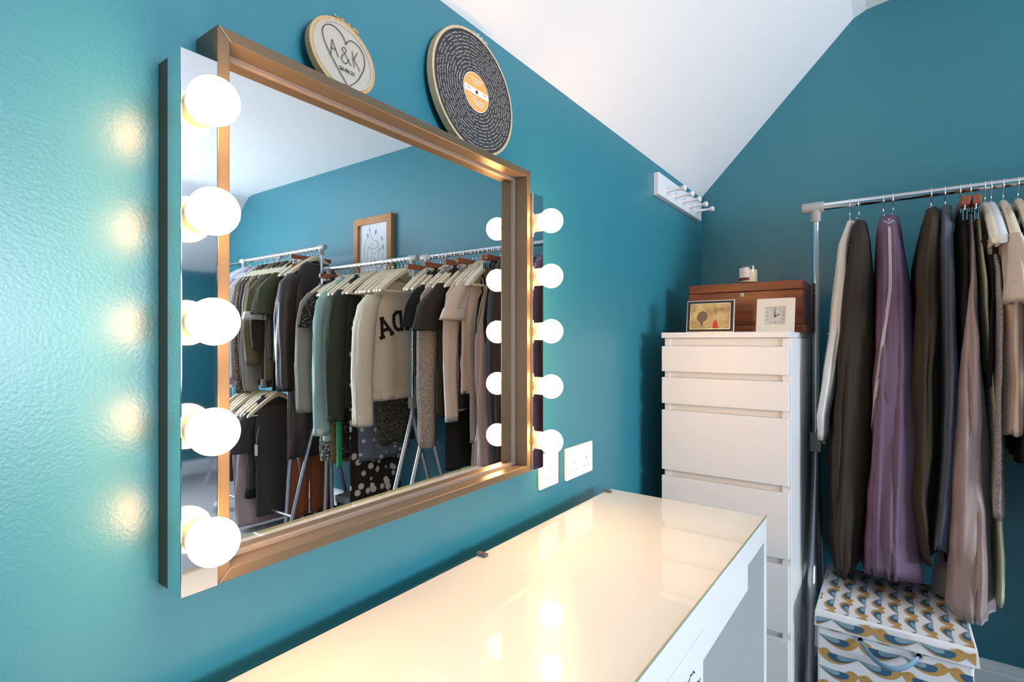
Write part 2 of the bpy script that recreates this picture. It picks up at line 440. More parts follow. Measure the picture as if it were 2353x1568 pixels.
# ------------------------------------------------------------------ peg rack
t = thing('peg_rack', 'white wooden wall rack with five round pegs under the sloping ceiling', 'peg rack', (XW, 2.13, CZ+.54))
MB().box((XW, 1.868, CZ+.533), (XW+.021, 2.40, CZ+.615)).build('board', M['pegw'], t, bevel=.0025)
for k in range(5):
    y = 1.945 + k*.094; z = CZ+.562
    MB().lathe([(.0075, 0), (.006, .006), (.0055, .05), (.0068, .058), (.0108, .064), (.0112, .069), (.009, .074), (.004, .0755)], (XW+.021, y, z), 20, 'x').build('peg', M['pegw'], t, smooth=True, sharp=50)

# ------------------------------------------------------------------ desk
DZ = CZ - .413
t = thing('dressing_table', 'white dressing table with a clear glass top under the mirror', 'desk', (-.45, .78, 0), (0, 0, math.radians(-1.0)))
dm = lambda x, y, z: (x + .45, y - .78, z)           # local coordinates of the desk
def dbox(a, b, name, mt, bv=.0012, par=None):
    return MB().box(dm(*a), dm(*b)).build(name, mt, par or t, bevel=bv, local=True)
DX0, DX1, DY0, DY1 = -.655, -.249, .16, 1.376
dbox((DX0, DY0, DZ-.058), (DX1, DY1, DZ-.0055), 'top_panel', M['white'])
gl = dbox((DX0, DY0, DZ-.005), (DX1-.0005, DY1-.0005, DZ), 'glass_sheet', M['deskglass'], 0)
dbox((DX1-.0005, DY0, DZ-.0052), (DX1+.0004, DY1, DZ-.0002), 'glass_edge', M['glassedge'], 0, )
dbox((DX0, DY1-.024, 0), (DX1, DY1, DZ-.058), 'side_panel', M['white'])
dbox((DX0, DY0, 0), (DX1, DY0+.024, DZ-.058), 'side_panel', M['white'])
dbox((DX0, DY0+.024, .30), (DX0+.016, DY1-.024, DZ-.058), 'back_panel', M['white'])
dr = dbox((DX1-.02, .885, DZ-.108), (DX1, 1.19, DZ-.058), 'drawer_front', M['white'])
dbox((-.62, .895, DZ-.104), (DX1-.02, 1.18, DZ-.062), 'drawer_box', M['white'])
ped = dbox((-.62, DY0+.024, .06), (DX1-.018, .885, DZ-.058), 'pedestal', M['white'])
for k in range(4):
    zt = DZ-.0595 - k*.165
    dbox((DX1-.018, DY0+.027, zt-.162), (DX1, .884, zt), 'pedestal_drawer', M['white'])
# handwriting decal on the upper pedestal drawer (black script strokes)
m = MB(); rnd = random.Random(11)
px = DX1 + .0008
for row, (ya, yb, zc, s) in enumerate(((.60, .842, DZ-.100, .014), (.64, .872, DZ-.128, .006))):
    y = ya; P = []
    while y < yb:
        P.append((px, y, zc + s*rnd.uniform(-.5, .5) + (s*rnd.choice((0, 0, .9)) if rnd.random() < .4 else 0))); y += .0065
        if rnd.random() < .12:
            if len(P) > 2: m.ribbon([dm(*p) for p in smooth_path(P, 4)], .0022, (1, 0, 0))
            P = []; y += .008
    if len(P) > 2: m.ribbon([dm(*p) for p in smooth_path(P, 4)], .0022, (1, 0, 0))
m.build('script_decal', M['thread'], t, local=True)
for yy in (.80, 1.34):
    dbox((DX0-.002, yy-.006, DZ-.012), (DX0+.020, yy+.004, DZ+.0005), 'glass_clip', M['clipgrey'], 0)

# ------------------------------------------------------------------ chest of drawers
CX0, CX1, CYF, CYB = -.618, -.238, 1.725, 2.20
CT = CZ + .028
t = thing('chest_of_drawers', 'tall narrow white chest of drawers beside the dressing table', 'chest of drawers', ((CX0+CX1)/2, (CYF+CYB)/2, 0))
MB().box((CX0+.004, CYF+.012, .0), (CX0+.022, CYB, CT-.019)).build('side_panel', M['chestw'], t, bevel=.001)
MB().box((CX1-.022, CYF+.012, .0), (CX1+.002, CYB, CT-.019)).build('side_panel', M['chestw'], t, bevel=.001)
MB().box((CX0+.022, CYF+.017, .05), (CX1-.022, CYB-.004, CT-.019)).build('carcass', M['chestin'], t)
MB().box((CX0-.002, CYF-.004, CT-.018), (CX1-.002, CYB, CT)).build('top_panel', M['chestw'], t, bevel=.001)
for (za, zb) in ((-.017,-.100),(-.120,-.206),(-.228,-.425),(-.446,-.639),(-.660,-.857),(-.878,-1.105)):
    d = MB().box((CX0, CYF-.006, CZ+zb), (CX1-.003, CYF+.011, CZ+za)).build('drawer_front', M['chestw'], t, bevel=.001)
    MB().box((CX0+.022, CYF+.0112, CZ+zb+.01), (CX1-.022, CYF+.0168, CZ+za-.014)).build('drawer_box', M['chestin'], d)
MB().box((CX0+.022, CYF+.02, 0), (CX1-.022, CYF+.036, .10)).build('plinth', M['chestin'], t)

# wooden box
wz0_, wz1_ = CT, CZ+.203
t = thing('wooden_box', 'red brown polished wooden box with a round pale escutcheon on the chest', 'box', (-.418, 2.08, CT))
bx0, bx1, by0, by1 = -.604, -.232, 1.965, 2.195
MB().box((bx0, by0, wz0_+.026), (bx1, by1, wz1_-.032)).build('body', M['mahog'], t, bevel=.002)
MB().box((bx0, by0, wz1_-.031), (bx1, by1, wz1_)).build('lid', M['mahog'], t, bevel=.003, seg=3)
m = MB(); pf = [(0, 0), (.016, 0), (.016, .012), (.010, .022), (.002, .026), (0, .026)]
m.box((bx0-.006, by0-.014, wz0_), (bx1+.008, by1, wz0_+.0255)); m.build('base_moulding', M['mahog'], t, bevel=.006, seg=3)
m = MB(); m.lathe([(.0068, 0), (.0068, -.002), (.005, -.003)], (-.420, by0, CZ+.160), 24, 'y'); es = m.build('escutcheon', M['brassw'], t, smooth=True, sharp=40)
MB().box((-.4208, by0-.0034, CZ+.1575), (-.4192, by0-.0029, CZ+.1625)).build('keyhole', M['black'], es)

# candle
cx, cy, cz = -.412, 2.03, wz1_
t = thing('candle_jar', 'cream candle in a clear glass jar with a white label', 'candle', (cx, cy, cz))
MB().lathe([(.030, 0), (.0315, .002), (.0315, .071), (.0298, .0715), (.0295, .071), (.0295, .006), (.0005, .006)], (cx, cy, cz), 40, caps=False).build('jar', M['glass'], t, smooth=True, sharp=50)
MB().lathe([(.0285, .0065), (.0289, .008), (.0289, .050), (.026, .0505), (.0005, .049)], (cx, cy, cz), 40).build('wax', M['wax'], t, smooth=True, sharp=50)
MB().tube([(cx, cy, cz+.048), (cx+.001, cy, cz+.060)], .0009, 6).build('wick', M['labelw'], t)
def arc_patch(z0, z1, a0, a1, r, nm, mt, p):
    m = MB(); n = 12
    lo = [(cx+r*math.cos(a0+(a1-a0)*q/n), cy+r*math.sin(a0+(a1-a0)*q/n), z0) for q in range(n+1)]
    hi = [(x, y, z1) for x, y, _ in lo]
    m.loft([lo, hi], False, False, closed=False); return m.build(nm, mt, p, smooth=True)
A0, A1 = math.radians(-150), math.radians(-75)
arc_patch(cz+.012, cz+.057, A0, A1, .0319, 'label', M['labelw'], t)
arc_patch(cz+.0122, cz+.022, A0, A1, .0322, 'label_band', M['maroon'], t)
for (zz, q0, q1) in ((.049, .35, .65), (.038, .1, .85)):
    arc_patch(cz+zz, cz+zz+.0012, A0+(A1-A0)*q0, A0+(A1-A0)*q1, .0322, 'label_print', M['greyink'], t)

# photo frame
t = thing('photo_frame', 'small black photo frame with a silver edge leaning on the wooden box', 'picture frame', (-.482, 1.785, CT), (math.radians(-9), 0, math.radians(2)))
fw, fh = .151, .108
m = MB(); m.box((-fw/2, 0, .0008), (fw/2, .008, fh)); m.build('silver_edge', M['silver'], t, local=True, bevel=.001)
m = MB(); m.box((-fw/2+.003, -.0012, .003), (fw/2-.003, .002, fh-.003)); m.build('black_mount', M['black'], t, local=True)
PM = mat('printed photograph', (.42, .26, .10), .35)
add_mix(PM, (.62, .46, .20), 22, .42, .62); add_mix(PM, (.10, .09, .05), 34, .55, .75); add_mix(PM, (.16, .20, .22), 15, .60, .75)
m = MB(); m.box((-.062, -.0026, .012), (.062, -.001, fh-.012)); m.build('photograph', PM, t, local=True)
m = MB()
for (a, b, c, d) in ((-.0635,-.0105,.0635,.012),(-.0635,fh-.012,.0635,fh-.0105),(-.0635,.011,-.062,fh-.011),(.062,.011,.0635,fh-.011)):
    m.box((a, -.0030, min(b,d) if b>0 else .0105), (c, -.001, max(b,d)))
m.build('inner_edge', M['silver'], t, local=True)
RD = mat('red figure print', (.55, .03, .02), .4); DK = mat('dark crowd print', (.14, .10, .06), .5)
m = MB(); pts = [(.010,.012),(.026,.012),(.026,.030),(.022,.036),(.021,.042),(.016,.042),(.015,.036),(.010,.030)]
m.poly([(x, -.0028, z) for x, z in pts]); m.build('red_figure', RD, t, local=True)
m = MB(); pts = [(-.042,.050),(-.036,.066),(-.022,.072),(-.010,.064),(-.006,.050),(-.012,.040),(-.020,.034),(-.024,.016),(-.030,.034),(-.038,.040)]
m.poly([(x, -.0028, z) for x, z in pts]); m.build('tree_print', DK, t, local=True)
MB().box((-.02, .008, 0.0), (.02, .0095, .085)).build('stand', M['black'], t, local=True)

# clock
t = thing('mantel_clock', 'square cream clock leaning on the wooden box beside the photo frame', 'clock', (-.290, 1.79, CT), (math.radians(-10), 0, math.radians(-3)))
cw = .106
m = MB(); ho = [(-cw/2, .0005), (cw/2, .0005), (cw/2, cw), (-cw/2, cw)]; hi_ = [(-.030, .024), (.030, .024), (.030, .080), (-.030, .080)]
for k, nm in enumerate(('frame_bottom', 'frame_side', 'frame_top', 'frame_side')):
    j = (k+1) % 4; p = [ho[k], ho[j], hi_[j], hi_[k]]
    MB().prism([(x, .014, z) for x, z in p], [(x, 0, z) for x, z in p]).build(nm, M['clockw'], t, local=True)
MB().box((-.030, .004, .024), (.030, .013, .080)).build('dial', M['clockface'], t, local=True)
m = MB()
for k in range(12):
    a = k*math.pi/6; e = .023 if k % 3 == 0 else .0255
    c = Vector((e*math.sin(a), .0037, .052 + e*.93*math.cos(a))); d = Vector((math.sin(a), 0, math.cos(a)))
    for s in ((-.0022, 0, .0022) if k % 3 == 0 else (-.0010, .0010)):
        sd = Vector((d.z, 0, -d.x))*s
        m.ribbon([c+sd-d*.0032, c+sd+d*.0032], .0009, (0, -1, 0))
m.build('numerals', M['clockink'], t, local=True)
c = Vector((0, .0032, .050))
for nm, a, L in (('minute_hand', math.radians(-5), .021), ('hour_hand', math.radians(62), .016)):
    d = Vector((math.sin(a), 0, math.cos(a)))
    m = MB(); m.tube([c - d*.003, c + d*L*.6, c + d*L], [.0012, .0012, .0007], 6); m.build(nm, M['thread'], t, local=True)
m = MB(); m.lathe([(.0028, 0), (.0028, -.002)], (0, .0034, .050), 16, 'y'); m.build('hand_boss', M['thread'], t, local=True)
m = MB(); m.box((-.0305, .0012, .0235), (.0305, .0018, .0805)); m.build('dial_glass', M['glass'], t, local=True)

# ------------------------------------------------------------------ framed drawing on the back wall
gx0, gx1, gz0, gz1 = 1.385, 1.786, CZ+.40, CZ+.872
t = thing('framed_picture', 'oak framed pencil drawing of two giraffes on the back wall', 'picture', ((gx0+gx1)/2, YBK, gz0))
w_ = .047
O = [(gx0, gz0), (gx1, gz0), (gx1, gz1), (gx0, gz1)]; I = [(gx0+w_, gz0+w_), (gx1-w_, gz0+w_), (gx1-w_, gz1-w_), (gx0+w_, gz1-w_)]
for k, nm in enumerate(('frame_bottom', 'frame_side', 'frame_top', 'frame_side')):
    j = (k+1) % 4; p = [O[k], O[j], I[j], I[k]]
    MB().prism([(x, YBK-.0005, z) for x, z in p], [(x, YBK-.034, z) for x, z in p]).build(nm, M['oak'], t, bevel=.001)
MB().box((gx0+w_-.002, YBK-.014, gz0+w_-.002), (gx1-w_+.002, YBK-.004, gz1-w_+.002)).build('paper', M['paper'], t)
gw, gh = gx1-gx0-2*w_, gz1-gz0-2*w_
def G(u, v): return (gx1-w_-u*gw, YBK-.0148, gz0+w_+v*gh)     # u runs as the mirror shows it
m = MB()
for L in ([(.12,.05),(.14,.3),(.16,.52),(.2,.66),(.27,.74),(.32,.77),(.30,.82)], [(.33,.05),(.3,.3),(.29,.5),(.31,.6),(.33,.57),(.45,.545),(.6,.55),(.66,.60),(.62,.66),(.5,.69),(.4,.77),(.36,.86),(.35,.93)],
          [(.27,.78),(.26,.85)], [(.44,.05),(.42,.3),(.44,.4),(.47,.44),(.43,.47),(.41,.53)], [(.47,.44),(.6,.46),(.74,.54)], [(.74,.54),(.68,.44),(.66,.34),(.6,.26),(.6,.05)],
          [(.80,.45),(.84,.3),(.9,.25)], [(.5,.36),(.52,.3),(.56,.33),(.53,.38)], [(.2,.35),(.24,.4),(.22,.46),(.18,.42)], [(.22,.2),(.26,.24),(.23,.3)], [(.4,.6),(.44,.62),(.41,.64)]):
    m.ribbon([G(*p) for p in smooth_path(L, 5)], .0042, (0, -1, 0))
m.build('pencil_lines', M['pencil'], t)
m = MB()
for (u, v, s, a) in ((.57,.84,.016,.2),(.78,.70,.014,-.4),(.82,.54,.014,.1),(.78,.22,.02,.5),(.36,.90,.01,0),(.29,.80,.008,0)):
    c = Vector(G(u, v)); P = []
    for q in range(12):
        b_ = 2*math.pi*q/12; x_, z_ = .45*s*math.cos(b_), 1.3*s*math.sin(b_)
        P.append(c + Vector((x_*math.cos(a)-z_*math.sin(a), -.0004, x_*math.sin(a)+z_*math.cos(a))))
    m.poly(P)
m.build('blue_leaves', M['bluepen'], t)
MB().box((gx0+w_-.002, YBK-.0185, gz0+w_-.002), (gx1-w_+.002, YBK-.0170, gz1-w_+.002)).build('picture_glass', M['glass'], t)

# ------------------------------------------------------------------ clothes rails
RY = 2.09
def rail_rack(x0, x1, y, z, label, ends=(1, 1), low=True, spread=.235, clampz=.888, spread2=None):
    t = thing('clothes_rail', label, 'clothes rail', ((x0+x1)/2, y, 0))
    MB().tube([(x0+.03, y, z), (x1-.03, y, z)], .0128, 20).build('hanging_bar', M['steel'], t, smooth=True, sharp=50)
    for k, (xe, s) in enumerate(((x0, 1), (x1, -1))):
        if not ends[k]: continue
        xu = xe + s*.042
        m = MB(); m.lathe([(.0165, 0), (.018, s*.004), (.018, s*.062), (.0165, s*.066)], (xe, y, z), 20, 'x')
        m.tube([(xu, y, z-.01), (xu, y, z-.05)], .0155, 18); m.build('corner_joint', M['greyplastic'], t, smooth=True, sharp=40)
        MB().tube([(xu, y, z-.045), (xu, y, clampz-.03)], .0108, 18).build('upright', M['steel'], t, smooth=True, sharp=50)
        m = MB(); m.box((xu-.017, y-.017, clampz-.032), (xu+.017, y+.017, clampz+.032)); m.tube([(xu+s*.017, y, clampz), (xu+s*.034, y, clampz)], .008, 10)
        m.build('height_clamp', M['brassy'], t, bevel=.003, seg=2)
        if k and spread2 is not None: spread = spread2
        for d in (-1, 1):
            P = [(xu, y+d*.003, clampz-.01), (xu, y+d*.012, clampz-.10), (xu, y+d*spread*.55, .42), (xu, y+d*spread*.92, .10), (xu, y+d*(spread+.01), .045), (xu, y+d*(spread+.02), .012)]
            lg = MB().tube(smooth_path(P, 6), .0128, 16).build('leg', M['greytube'], t, smooth=True, sharp=50)
            MB().lathe([(.016, 0), (.017, .02), (.0145, .03)], (xu, y+d*(spread+.02), 0), 16).build('foot_cap', M['greyplastic'], lg, smooth=True, sharp=40)
    if low:
        MB().tube([(x0+.042, y-.20, .125), (x1-.042, y-.20, .125)], .010, 14).build('floor_bar', M['greytube'], t, smooth=True, sharp=50)
    return t
ZA, ZB, ZC = CZ+.460, CZ+.466, CZ+.617
rail_rack(-.250, .742, RY, ZA, 'chromed clothes rail nearest the chest of drawers', low=False)
rail_rack(.775, 1.628, RY, ZB, 'chromed clothes rail below the framed giraffe drawing', low=False, spread2=.03)
rail_rack(1.645, 2.715, RY+.015, ZC, 'tallest chromed clothes rail, crowded with tops', clampz=.93)
rail_rack(2.50, 3.55, 2.31, CZ+.662, 'far clothes rail standing behind the tallest one', low=False, spread=.12)
rail_rack(1.74, 2.62, 1.97, .945, 'low clothes rail in front of the tallest rail', low=False, spread=.06, clampz=.62)

# ------------------------------------------------------------------ hangers
def hook(m, y0=0., drop=.062):
    P = []
    for q in range(15):
        a = math.radians(-35 + q*(215/14.0)); P.append((0, y0+.0152*math.cos(a), .0152*math.sin(a)))
    P += [(0, y0-.0150, -.010), (0, y0-.010, -.020), (0, y0-.002, -.027), (0, y0, -.036), (0, y0, -drop)]
    m.tube(P, .0015, 6)
def shaped_hanger(bmat, half=.21):
    t = bpy.data.objects.new('clothes_hanger', None); COL.objects.link(t); t.empty_display_size = .03
    m = MB(); hook(m); m.build('hook', M['steel'], t, smooth=True, local=True)
    rings = []; n = 22
    for k in range(n+1):
        y = -half + 2*half*k/n; a = abs(y)/half
        zt = -.048 - .140*a**1.3; th = .032 - .006*a - (.012 if a > .97 else 0)
        w = .0075 + .004*a - (.003 if a > .97 else 0)
        x = 0
        rings.append([(x-w, y, zt-.004), (x-w*.6, y, zt), (x+w*.6, y, zt), (x+w, y, zt-.004), (x+w, y, zt-th+.004), (x+w*.6, y, zt-th), (x-w*.6, y, zt-th), (x-w, y, zt-th+.004)])
    MB().loft(rings).build('shoulder_arm', bmat, t, smooth=True, sharp=45, local=True)
    MB().tube([(0, -half+.025, -.192), (0, half-.025, -.192)], .0048, 8).build('cross_bar', bmat, t, smooth=True, local=True)
    return t
def clip_hanger(bmat, half=.15):
    t = bpy.data.objects.new('clip_hanger', None); COL.objects.link(t); t.empty_display_size = .03
    m = MB(); hook(m, 0, .058); m.build('hook', M['steel'], t, smooth=True, local=True)
    if bmat is M['steel']: MB().tube([(0, -half, -.064), (0, half, -.064)], .0022, 8).build('wire_bar', bmat, t, smooth=True, local=True)
    else: MB().box((-.009, -half, -.078), (.009, half, -.052)).build('wooden_bar', bmat, t, bevel=.002, local=True)
    for s in (-1, 1):
        y = s*(half-.03)
        m = MB(); m.tube([(0, y, -.070), (0, y, -.088)], .002, 6)
        for q in (-1, 1):
            m.box((q*.004-.0012, y-.014, -.118), (q*.004+.0012, y+.014, -.086))
            m.box((q*.009-.0012, y-.010, -.096), (q*.009+.0012, y+.010, -.084))
        m.build('clip', M['steel'], t, local=True)
    return t
HP = {'cream': shaped_hanger(M['cream']), 'honey': shaped_hanger(M['honey']), 'white': shaped_hanger(M['whiteplast']), 'clip': clip_hanger(M['redwood']), 'wire': clip_hanger(M['steel'], .062)}
HW = {'cream': 'cream wooden hanger', 'honey': 'honey brown wooden hanger', 'white': 'white plastic hanger', 'clip': 'red brown wooden clip hanger', 'wire': 'thin metal clip hanger'}
HUSED = {}
def hang(kind, x, y, z, label, group=None, rz=0.):
    p = HP[kind]
    o = p if kind not in HUSED else copy_tree(p)
    HUSED[kind] = 1
    o.location = (x, y, z); o.rotation_euler = (0, 0, rz)
    tag(o, label, 'hanger', group)
    return o

# ------------------------------------------------------------------ garments
def interp(S, z):
    for a, b in zip(S, S[1:]):
        if a[0] >= z >= b[0]:
            q = 0 if a[0] == b[0] else (a[0]-z)/(a[0]-b[0])
            return [a[i]*(1-q) + b[i]*q for i in range(1, 5)]
    return list(S[-1][1:])
def cloth(S, seed, fold=.010, lam=.085, n=60, rows=34, ex=.75, jag=0., drift=.5, pleat=.007, plam=.045):
    """stations (z, x, half-thickness x, y, half-width y) from top to hem -> folded hanging cloth"""
    rnd = random.Random(seed); ph = [rnd.uniform(0, 6.28) for _ in range(6)]
    z0, z1 = S[0][0], S[-1][0]
    zs = sorted(set([s[0] for s in S] + [z0 + (z1-z0)*k/rows for k in range(rows+1)]), reverse=True)
    rings = []
    ang = []
    e = n//4
    for base in (0, 1):                       # faces sampled coarsely, the two narrow edges finely
        o = base*math.pi
        ang += [o - math.radians(62) + math.radians(124)*k/(n//2-e) for k in range(n//2-e)]
        ang += [o + math.radians(62) + math.radians(56)*k/e for k in range(e)]
    for z in zs:
        xc, hx, yc, hy = interp(S, z)
        g = (z0-z)/max(z0-z1, 1e-6); amp = fold*(.15 + .85*min(1, g*1.6))
        ring = []
        for a in ang:
            ca, sa = math.cos(a), math.sin(a)
            X = hx*math.copysign(abs(ca)**ex, ca); Y = hy*math.copysign(abs(sa)**ex, sa)
            yy = Y/lam*2*math.pi
            w = math.sin(yy + ph[0] + drift*z*3) * .6 + math.sin(yy*.53 + ph[1] - z*2) * .5 + math.sin(yy*1.9 + ph[2] + z*4)*.22
            nz = noise.noise(Vector((xc*3+seed, Y*7, z*5))) + .5*noise.noise(Vector((X*20+seed, Y*16, z*11)))
            side = math.copysign(1, ca) if abs(ca) > .2 else ca*5
            X += amp*(w*.75 + nz*.7) + side*amp*.25*math.sin(yy*.8 + ph[3])
            pv = math.sin(X/plam*6.283 + ph[4] + 1.7*math.sin(z*2.3+ph[1])) + .6*math.sin(X/plam*11.3 + ph[2] - z*3) + .9*nz
            Y += math.copysign(pleat*(.2+.8*min(1, g*2.5))*pv*abs(sa)**3, sa) * min(1, hx/.018)
            zz = z + (jag*math.sin(yy*.7+ph[5]) + jag*.6*nz) * (g**3)
            ring.append((xc+X, yc+Y, zz))
        rings.append(ring)
    m = MB()
    last = rings[-1]
    cxm = sum(p[0] for p in last)/n; cym = sum(p[1] for p in last)/n
    inner = [(cxm+(p[0]-cxm)*.86, cym+(p[1]-cym)*.97, p[2]+.012) for p in last]
    m.loft(rings + [inner], True, True)
    return m
def hem_ring(S, z0, z1, seed, grow=1.05, **k):
    S2 = []
    for z in (z0, (z0+z1)/2, z1):
        xc, hx, yc, hy = interp(S, z); S2.append((z, xc, hx*grow, yc, hy*grow))
    return cloth(S2, seed, rows=3, **k)
def top_garment(name, label, cat, x, rz, mt, length, seed, y=RY, half=.205, thick=.022, sleeve=None, smat=None, drop=.082, flare=1.0, group=None, fold=.010, lean=0., neck=.092, cuff=None, cuffmat=None, hem=None, ybot=0., lam=.085, sl_out=.0, strap=False, pleat=.006):
    """a top, dress or coat hanging on a shaped hanger; rz = height of the rail"""
    z0 = rz - drop
    t = thing(name, label, cat, (x, y, rz), group=group)
    zt = z0 - .004
    S = [(zt, x, thick*.55, y, neck), (zt-.018, x, thick*.75, y, neck+.028), (zt-.070, x, thick*.9, y, half*.70), (zt-.118, x, thick, y, half*.93), (zt-.150, x, thick, y, half), (zt-.23, x+lean*.2, thick*1.05, y, half*.97),
         (zt-.36, x+lean*.4, thick*1.1, y+ybot*.3, half*.95*(1+(flare-1)*.3)), (zt-length, x+lean, thick*1.2, y+ybot, half*.96*flare)]
    if strap: S = [(zt-.13, x, thick*.6, y, .10), (zt-.17, x, thick*.8, y, .13), (zt-.25, x, thick, y, half*.85)] + S[6:]
    b = cloth(S, seed, fold, lam, jag=.006, pleat=pleat); body = b.build('body', mt, t, smooth=True)
    body_mb = b
    if strap:
        for s in (-1, 1):
            MB().ribbon([(x-.012, y+s*.085, zt-.15), (x-.013, y+s*.10, zt-.09), (x-.002, y+s*.105, zt-.052), (x+.010, y+s*.10, zt-.09), (x+.012, y+s*.085, zt-.15)], .012, (0, s, .1)).build('strap', mt, t, smooth=True)
    if neck and not strap:
        n = 24; rings = []
        for (rr, dz, tx) in ((neck*.92, .006, .75), (neck*.98, .010, .9), (neck*1.06, -.004, 1.1), (neck*1.0, -.012, 1.)):
            rings.append([(x + thick*.8*tx*math.cos(6.2832*q/n), y + rr*math.sin(6.2832*q/n), zt + dz - .010*math.cos(6.2832*q/n)*-1) for q in range(n)])
        MB().loft(rings, False, False).build('collar', smat or mt, t, smooth=True)
    if hem:
        hem_ring(S, zt-length+.055, zt-length-.004, seed+5, 1.04, fold=fold*.7, lam=lam).build('hem_band', mt if hem is True else hem, t, smooth=True)
    if sleeve:
        for s in (-1, 1):
            if sleeve < .33:
                T = [(zt-.085, x, thick*.9, y+s*half*.74, .050), (zt-.135, x, thick*1.2, y+s*(half*.94), .060), (zt-.20, x+lean*.2, thick*1.5, y+s*(half+.024+sl_out), .060), (zt-.10-sleeve, x+lean*.3, thick*1.7, y+s*(half+.042+sl_out*1.5), .066)]
            else:
                T = [(zt-.085, x, thick*.9, y+s*half*.74, .050), (zt-.145, x, thick*1.3, y+s*(half*.95), .056), (zt-.27, x+lean*.3, thick*1.45, y+s*(half+.010+sl_out*.6), .056), (zt-.27-(sleeve-.22)*.5, x+lean*.6, thick*1.35, y+s*(half+.018+sl_out), .052), (zt-.04-sleeve, x+lean*.9, thick*1.3, y+s*(half+.012+sl_out), .046), (zt-.09-sleeve, x+lean, thick*1.25, y+s*(half+.012+sl_out), .040)]
            so = cloth(T, seed*3+s+7, fold*.7, .07, n=28, rows=20, ex=.9).build('sleeve', smat or mt, t, smooth=True)
            if cuff:
                zz = T[-1][0]
                hem_ring(T, zz+cuff, zz-.003, seed+9, 1.10 if sleeve < .33 else 1.02, fold=fold*.3, lam=.07, n=28).build('cuff', cuffmat or smat or mt, so, smooth=True)
    return t, body_mb
def draped(name, label, cat, S, mt, seed, extra=None, group=None, **k):
    z0, x0, _, y0, _ = S[0]
    t = thing(name, label, cat, (x0, y0, z0), group=group)
    k.setdefault('pleat', .011)
    cloth(S, seed, **k).build('body', mt, t, smooth=True)
    return t
def from_px(rows, yf, hy, topy=None):
    """rows of (v, u left, u right) read on the clothes' near edge -> stations; that edge lies on the plane y = yf"""
    S = []
    for k, r in enumerate(rows):
        v, a, b = r[:3]; h = r[3] if len(r) > 3 else hy
        yy = RY - h if len(r) > 3 else yf
        A = at_y(a, v, yy); B = at_y(b, v, yy)
        S.append((A.z, (A.x+B.x)/2, max((B.x-A.x)/2, .006), yy+h, h))
    return S

# --- first rail (seen straight on): trousers and skirts on clips, then tops
F = {}
F['white'] = fabric('white cotton', (.74, .70, .64), .85)
F['dkbrown'] = fabric('dark brown', (.034, .026, .019), .85)
F['lilac'] = fabric('lilac', (.150, .095, .150), .75)
F['seam'] = fabric('pale seam', (.42, .35, .38), .8)
F['brown'] = fabric('brown', (.048, .034, .023), .85)
F['slate'] = fabric('slate', (.085, .098, .125), .8)
F['black'] = fabric('black', (.014, .013, .013), .85)
F['satin'] = fabric('taupe satin', (.34, .25, .23), .36, 300, .05, Sheen_Weight=.3)
F['green'] = fabric('pale green', (.42, .45, .30), .8)
F['greyknit'] = speckle(fabric('grey knit', (.42, .40, .38), .95, 350, .5), (.22, .21, .20), 260, .45, .6)
F['beige'] = fabric('beige', (.62, .50, .41), .9)
F['taupeknit'] = speckle(fabric('speckled knit', (.40, .33, .27), .95, 300, .6), (.12, .10, .085), 300, .5, .58)
F['cream'] = fabric('cream marl', (.72, .62, .48), .95, 500, .35)
F['letter'] = fabric('black felt letter', (.02, .018, .016), .9)
F['mint'] = fabric('mint', (.38, .55, .50), .8)
F['dkgreen'] = fabric('dark green', (.035, .040, .026), .8)
F['taupe'] = fabric('taupe', (.28, .24, .20), .85)
F['dots'] = speckle(fabric('black dots', (.022, .018, .016), .85), (.60, .52, .38), 95, .26, .20, tex='v')
F['print'] = speckle(speckle(fabric('navy print', (.06, .07, .10), .85), (.75, .62, .22), 70, .40, .34, tex='v'), (.72, .72, .72), 110, .36, .28, tex='v')
F['olivedot'] = speckle(fabric('olive dots', (.17, .135, .05), .85), (.75, .68, .50), 38, .16, .12, tex='v')
F['bluefloral'] = speckle(fabric('blue floral', (.13, .145, .18), .85), (.62, .54, .46), 24, .32, .26, tex='v')
F['bwfloral'] = speckle(fabric('black floral', (.026, .020, .016), .85), (.66, .60, .50), 19, .40, .33, tex='v')
F['smallprint'] = speckle(fabric('small print', (.045, .045, .035), .85), (.30, .27, .20), 130, .35, .3, tex='v')
F['rust'] = fabric('rust', (.32, .095, .035), .85)
F['leather'] = fabric('dark brown leather', (.045, .032, .026), .42, 200, .15)
F['olive'] = fabric('olive', (.085, .090, .045), .9)
F['khaki'] = fabric('khaki', (.16, .13, .07), .9)
F['orangespot'] = speckle(fabric('rust speckle', (.06, .045, .04), .85), (.55, .26, .12), 120, .40, .32, tex='v')
F['lavender'] = fabric('lavender', (.40, .36, .46), .85)
F['pinksatin'] = fabric('mauve satin', (.46, .34, .34), .36, 300, .05, Sheen_Weight=.3)
F['charcoal'] = fabric('charcoal', (.060, .054, .050), .85)
F['greystripe'] = fabric('grey', (.27, .25, .24), .85)
F['emerald'] = fabric('emerald', (.02, .33, .12), .6)

